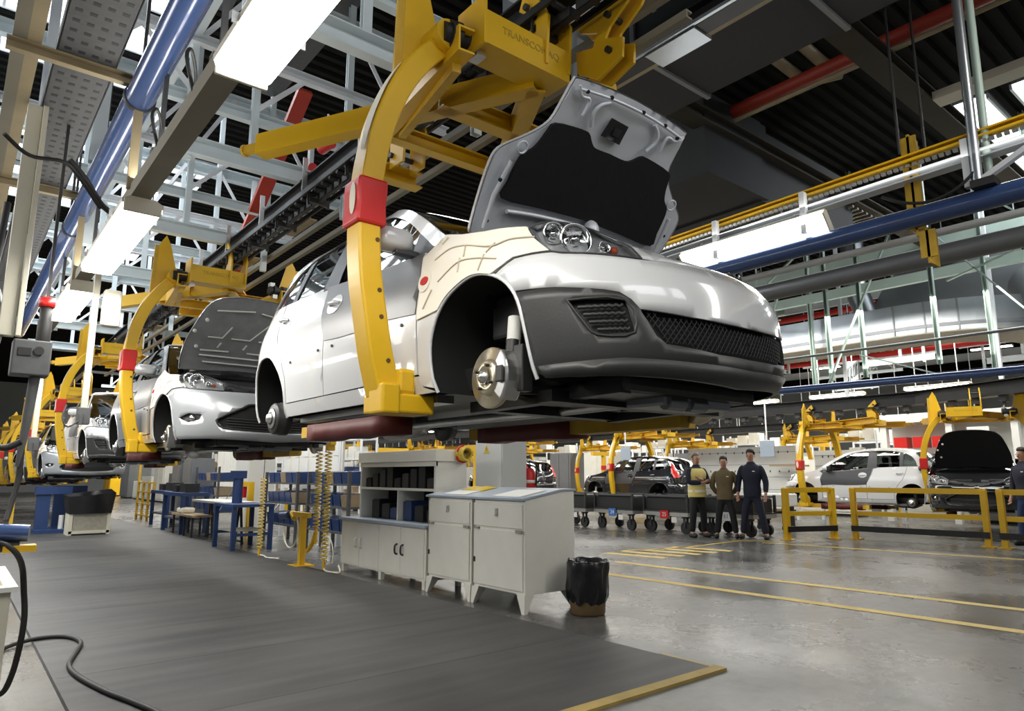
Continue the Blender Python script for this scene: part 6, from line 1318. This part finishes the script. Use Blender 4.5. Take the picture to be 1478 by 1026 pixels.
for i in range(0, n, 2): b = MB(); b.cbox((V0[i][0] - .02, V0[i][1], 4.77), (.03, .03, .7)); part_of(b, 'band_seam', 'duct_grey', t)
t = thing('dome_duct', 'rounded grey metal duct bulging above the curved tray', 'duct', (19.2, 5.9, 5.1))
b = MB(); b.grid(lambda p, q: (18.6 + 2.2*q, 5.6 + 2.0*cos(pi*p), 5.15 + 1.75*sin(pi*p)), 18, 3); part_of(b, 'dome_shell', 'duct_grey', t)
b = MB(); pl = [(5.6 + 2.0*cos(pi*k/18), 5.15 + 1.75*sin(pi*k/18)) for k in range(19)]; b.prism(pl, lambda y, z: (18.55, y, z), lambda y, z: (18.62, y, z)); part_of(b, 'dome_face', 'duct_grey', t)
b = MB(); b.tube(smooth_line([(18.4, 7.9, 7.5), (18.4, 7.9, 6.4), (18.4, 7.8, 5.9), (18.4, 7.6, 5.2)], 4), .28, 16); part_of(b, 'elbow_pipe', 'galvanised', t)
b = MB(); b.tube([(18.0, 4.0, 5.5), (17.2, 3.2, 4.4)], .45, 16); part_of(b, 'branch_pipe', 'duct_grey', t)
PLAB = ['leftmost pale green upright prop, just past the bumper of the nearest car', 'pale green upright prop left of the dome duct', 'pale green upright prop in front of the straight part of the curved tray', 'pale green upright prop in the middle of the dome duct', 'pale green upright prop at the right of the dome duct', 'pale green upright prop right of the curved tray end', 'pale green upright prop set back behind the others, left of the dome', 'rightmost pale green upright prop']
BLAB = ['long diagonal green brace rising right across the curved tray', 'nearly level green brace above the curved tray', 'short green brace dropping right, below the curved tray', 'long diagonal green brace falling right past the dome duct', 'green brace rising left at the right edge', 'green brace rising right at the left of the props', 'green brace falling right near the roof, far right', 'green brace left of the props, close to the near bumper', 'short pale strut of the inverted V left of the dome, right leg', 'short pale strut of the inverted V left of the dome, left leg']
PR = 'green hanging props in front of the curved tray'
for k, (x, y, z0, z1) in enumerate(((15.3, 9.8, 3.9, ROOF), (15.4, 7.3, 3.4, ROOF), (15.4, 6.55, 3.4, ROOF), (15.3, 5.05, 3.5, ROOF), (15.6, 4.2, 3.2, ROOF), (15.3, 3.2, 3.6, ROOF), (16.2, 8.1, 3.4, ROOF), (16.0, 2.6, 3.2, ROOF))):
    b = MB(); b.channel((x, y, z0), (x, y, z1), .10, .08, .012, up=(0, 1, 0)); single(b, 'hanging_prop', 'frame_green', PLAB[k], 'prop', PR)
for k, (a, c_) in enumerate((((15.3, 7.4, 3.2), (15.3, 5.6, 6.8)), ((15.3, 7.9, 5.7), (15.3, 5.4, 5.9)), ((15.3, 6.6, 3.9), (15.3, 5.1, 3.3)), ((15.4, 5.0, 6.3), (15.4, 2.9, 3.5)), ((15.4, 2.7, 5.8), (15.4, 4.8, 5.2)), ((15.3, 9.8, 5.2), (15.3, 7.3, 6.9)), ((15.5, 4.2, 7.0), (15.5, 2.6, 5.4)), ((15.3, 11.5, 5.6), (15.3, 8.4, 5.0)), ((15.6, 8.9, 4.9), (15.6, 8.5, 5.9)), ((15.6, 8.9, 5.9), (15.6, 9.3, 4.9)))):
    b = MB(); b.bar(a, c_, .07, .03); single(b, 'diagonal_brace', 'frame_green', BLAB[k], 'brace', PR)
for k, (z, x) in enumerate(((6.6, 17.2), (5.9, 22.5), (6.9, 22.0), (7.2, 26), (5.6, 16.2))):
    b = MB(); b.channel((x, -3, z), (x, 30, z), .14, .22, .014); single(b, 'long_beam', 'frame_green' if k % 2 == 0 else 'frame_white', ('pale green long beam above the green props', 'white long beam behind the dome duct', 'pale green long beam higher, behind the dome duct', 'white long beam near the roof, far right', 'pale green long beam just above the curved tray')[k], 'beam')
for k, (x, z) in enumerate(((20.5, 6.2), (23.5, 5.2))):
    b = MB(); b.tube([(x, -2, z), (x, 34, z)], .09, 10); single(b, 'red_pipe', 'red_pad', ('red pipe passing behind the green props', 'lower red pipe behind the curved tray')[k], 'pipe')
# rows of lamps over the far line, and clutter of frames beyond
far_lamp = None; RODS = {}
def lamp_row(x, ys, z, lab, group, ln=1.5):
    global far_lamp
    for y in ys:
        if far_lamp is None: far_lamp = batten_lamp(x, y - ln/2, y + ln/2, z, lab, group, .26, 0, ROOF)
        else:
            c = place(far_lamp, (x, y, z), 0, lab, group, skip=('suspension_rod',))
            b = MB()
            for s_ in (-1, 1): b.bar((0, s_*.5, .10), (0, s_*.5, ROOF - z), .02, .02, (0, 1, 0))
            if z not in RODS: RODS[z] = [b.build('suspension_rod', 'frame_white', c)]
            else: r_ = RODS[z][0].copy(); COL.objects.link(r_); r_.parent = c
lamp_row(15.2, np.arange(10, 48, 2.6), 3.35, 'glowing batten lamp in the row over the front of the far line', 'lamps over the front of the far line')
lamp_row(19.6, np.arange(4, 50, 2.6), 3.5, 'glowing batten lamp in the row behind the far line', 'lamps behind the far line')
lamp_row(24.5, np.arange(3, 52, 3.0), 3.0, 'glowing batten lamp in the third row, deep in the hall', 'lamps of the third row')
lamp_row(30, np.arange(6, 56, 3.4), 3.35, 'small glowing batten lamp in the deepest row', 'lamps of the deepest row')
lamp_row(10.8, np.arange(19, 52, 2.6), 3.5, 'glowing batten lamp seen below the nearest car, mid hall', 'lamps over the mid hall')
lamp_row(23.0, np.arange(-1, 9, 2.2), 6.3, 'glowing batten lamp high at the right, behind the green props', 'high lamps at the right')
lamp_row(28.0, np.arange(0, 40, 3.2), 6.4, 'glowing batten lamp in the high row beyond the dome duct', 'high lamps beyond the dome duct')
lamp_row(34.0, np.arange(2, 46, 3.6), 6.6, 'small glowing batten lamp in the farthest high row', 'farthest high lamps')
for k, (x, lab) in enumerate(((20.8, 'nearest white roof purlin beyond the far line'), (25.0, 'second white roof purlin beyond the far line'), (30.0, 'third white roof purlin beyond the far line'), (36.0, 'fourth white roof purlin beyond the far line'), (43.0, 'farthest white roof purlin'))):
    b = MB(); b.channel((x, -8, 7.7), (x, 60, 7.7), .25, .4, .02, kind='I'); single(b, 'roof_purlin', 'frame_white', lab, 'purlin')
LATF = 'lattice frames deep in the hall'
kids_map()
lat0 = [o for o in COL.objects if o.name == 'lattice_frame'][0]
for k, (x, y, z, rz) in enumerate(((21, 12, 4.2, 0), (21, 16, 4.2, 0), (25, 11, 4.6, .6), (22, 20, 4.3, 0), (27, 19, 4.5, 0), (21, 26, 4.2, 0), (26, 28, 4.4, 0), (12, 27, 4.4, 0), (12, 33, 4.4, 0), (14, 40, 4.5, 0), (7, 27, 4.4, 0), (7, 34, 4.5, 0), (29, 13, 4.8, pi/2), (20.5, 8, 4.4, pi/2), (24, 6, 4.6, pi/2), (-3, 12, 4.6, 0), (-3, 17, 4.6, 0), (-4, 9, 4.8, 0))):
    place(lat0, (x, y, z), rz, 'pale lattice frame standing in the crowded depth of the hall', LATF)
# stacked goods, panels and racks filling the far bays
rg = random.Random(11); FARG = 'crates and cabinets in the far bays'
cells = [(x, y) for x in (22.6, 24.6, 26.8, 29, 31.5) for y in np.arange(6, 50, 2.5)] + [(x, y) for x in (8.4, 10.2, 12.2) for y in np.arange(24, 50, 2.5)]
rg.shuffle(cells)
MN = {'panel_white': 'white', 'duct_grey': 'grey', 'plastic_blue': 'blue', 'cabinet_cream': 'cream', 'yellow_paint': 'yellow', 'cardboard': 'brown'}
for x, y in cells[:84]:
    w_, d, h_ = rg.uniform(.7, 1.5), rg.uniform(1.0, 2.2), rg.uniform(.9, 2.4)
    mt = rg.choice(('panel_white', 'panel_white', 'duct_grey', 'duct_grey', 'cabinet_cream', 'yellow_paint', 'cabinet_cream', 'panel_white', 'cardboard'))
    t = thing('far_cabinet', '%s cabinet in the far bays %s' % (MN[mt], 'beyond the far line' if x > 20 else 'seen under the near car'), 'cabinet', (x, y, 0), 0, '%s cabinets %s' % (MN[mt], 'beyond the far line' if x > 20 else 'in the mid hall'))
    b = MB(); b.box(-w_/2, -d/2, .08, w_/2, d/2, h_); b.build('body', mt, t)
    b = MB(); b.box(-w_/2 - .02, -d*.42, .15, -w_/2, d*.02, h_ - .08); b.build('door', mt, t); b = MB(); b.box(-w_/2 - .02, d*.05, .15, -w_/2, d*.42, h_ - .08); b.build('door', mt, t)
    b = MB(); b.box(-w_*.45, -d*.45, 0, w_*.45, d*.45, .08); b.build('plinth', 'steel_dark', t)
FARY = 'small yellow posts and arms in the far bays'
for q in range(26):
    x = rg.choice((9.5, 12.5, 14.0, 21.5, 23, 26)); y = rg.uniform(22, 46) if x < 14.5 else rg.uniform(9, 40); t = thing('far_post', 'yellow post with short arm in the far bays of the hall', 'post', (x, y, 0), rg.choice((0, 1.57)), FARY)
    h_ = rg.uniform(1.6, 2.8); b = MB(); b.box(-.07, -.07, 0, .07, .07, h_); b.build('post', 'yellow_paint', t); b = MB(); b.box(-.06, -.7, h_, .06, .7, h_ + .16); b.build('arm', 'yellow_paint', t); b = MB(); b.cbox((0, 0, h_ - .5), (.16, .16, .18)); b.build('band', 'red_pad', t)

# a further line of empty carriers and tall racks deeper in the hall
for k, (y, lab) in enumerate(((7.5, 'empty yellow carrier of the third line, above the white hatchback roof'), (12.6, 'empty yellow carrier of the third line, above the white pegboard'), (17.6, 'empty yellow carrier of the third line, above the black car'), (22.6, 'empty yellow carrier of the third line, left of the black car'), (28, 'empty yellow carrier of the third line, far back'), (34, 'farthest empty yellow carrier of the third line'))):
    place(carrier, (23.4, y, .35), pi, lab, 'empty yellow carriers of the third line')
b = MB(); b.channel((23.4, -2, 3.0), (23.4, 50, 3.0), .3, .26, .02, kind='I'); single(b, 'conveyor_rail', 'rail_black', 'black conveyor rail of the third line, deep in the hall', 'conveyor')
tall = None
for k in range(26):
    x, y = (25.6 + (k % 3)*2.2 + (k % 2)*.3, 7.2 + (k//3)*4.4) if k < 20 else (9.3 + (k % 2)*2.0, 22.5 + (k - 20)//2*4.2)
    lab = 'tall open rack of cartons deep in the hall' if x > 20 else 'tall open rack of cartons seen below the near car'
    if tall is None:
        tall = thing('tall_rack', lab, 'rack', (x, y, 0), 0, 'tall open racks')
        for yy in (-.8, .8):
            for xx in (-.3, .3): b = MB(); b.box(xx - .03, yy - .03, 0, xx + .03, yy + .03, 2.9); b.build('upright', 'frame_white', tall)
        for z in (.4, 1.1, 1.8, 2.5): b = MB(); b.box(-.32, -.8, z, .32, .8, z + .04); b.build('shelf_board', 'frame_white', tall)
        for z, mt in ((.44, 'cardboard'), (1.14, 'plastic_blue'), (1.84, 'panel_white'), (2.54, 'cabinet_cream')):
            for q in range(3): b = MB(); hh = .26 + .09*((q*5 + int(z*7)) % 3); b.box(-.28, -.74 + q*.5, z, .28, -.34 + q*.5, z + hh); b.box(-.285, -.6 + q*.5, z + .08, -.28, -.48 + q*.5, z + .18); b.build('carton', mt, tall)
    else: place(tall, (x, y, 0), (k % 4)*.04, lab, 'tall open racks')
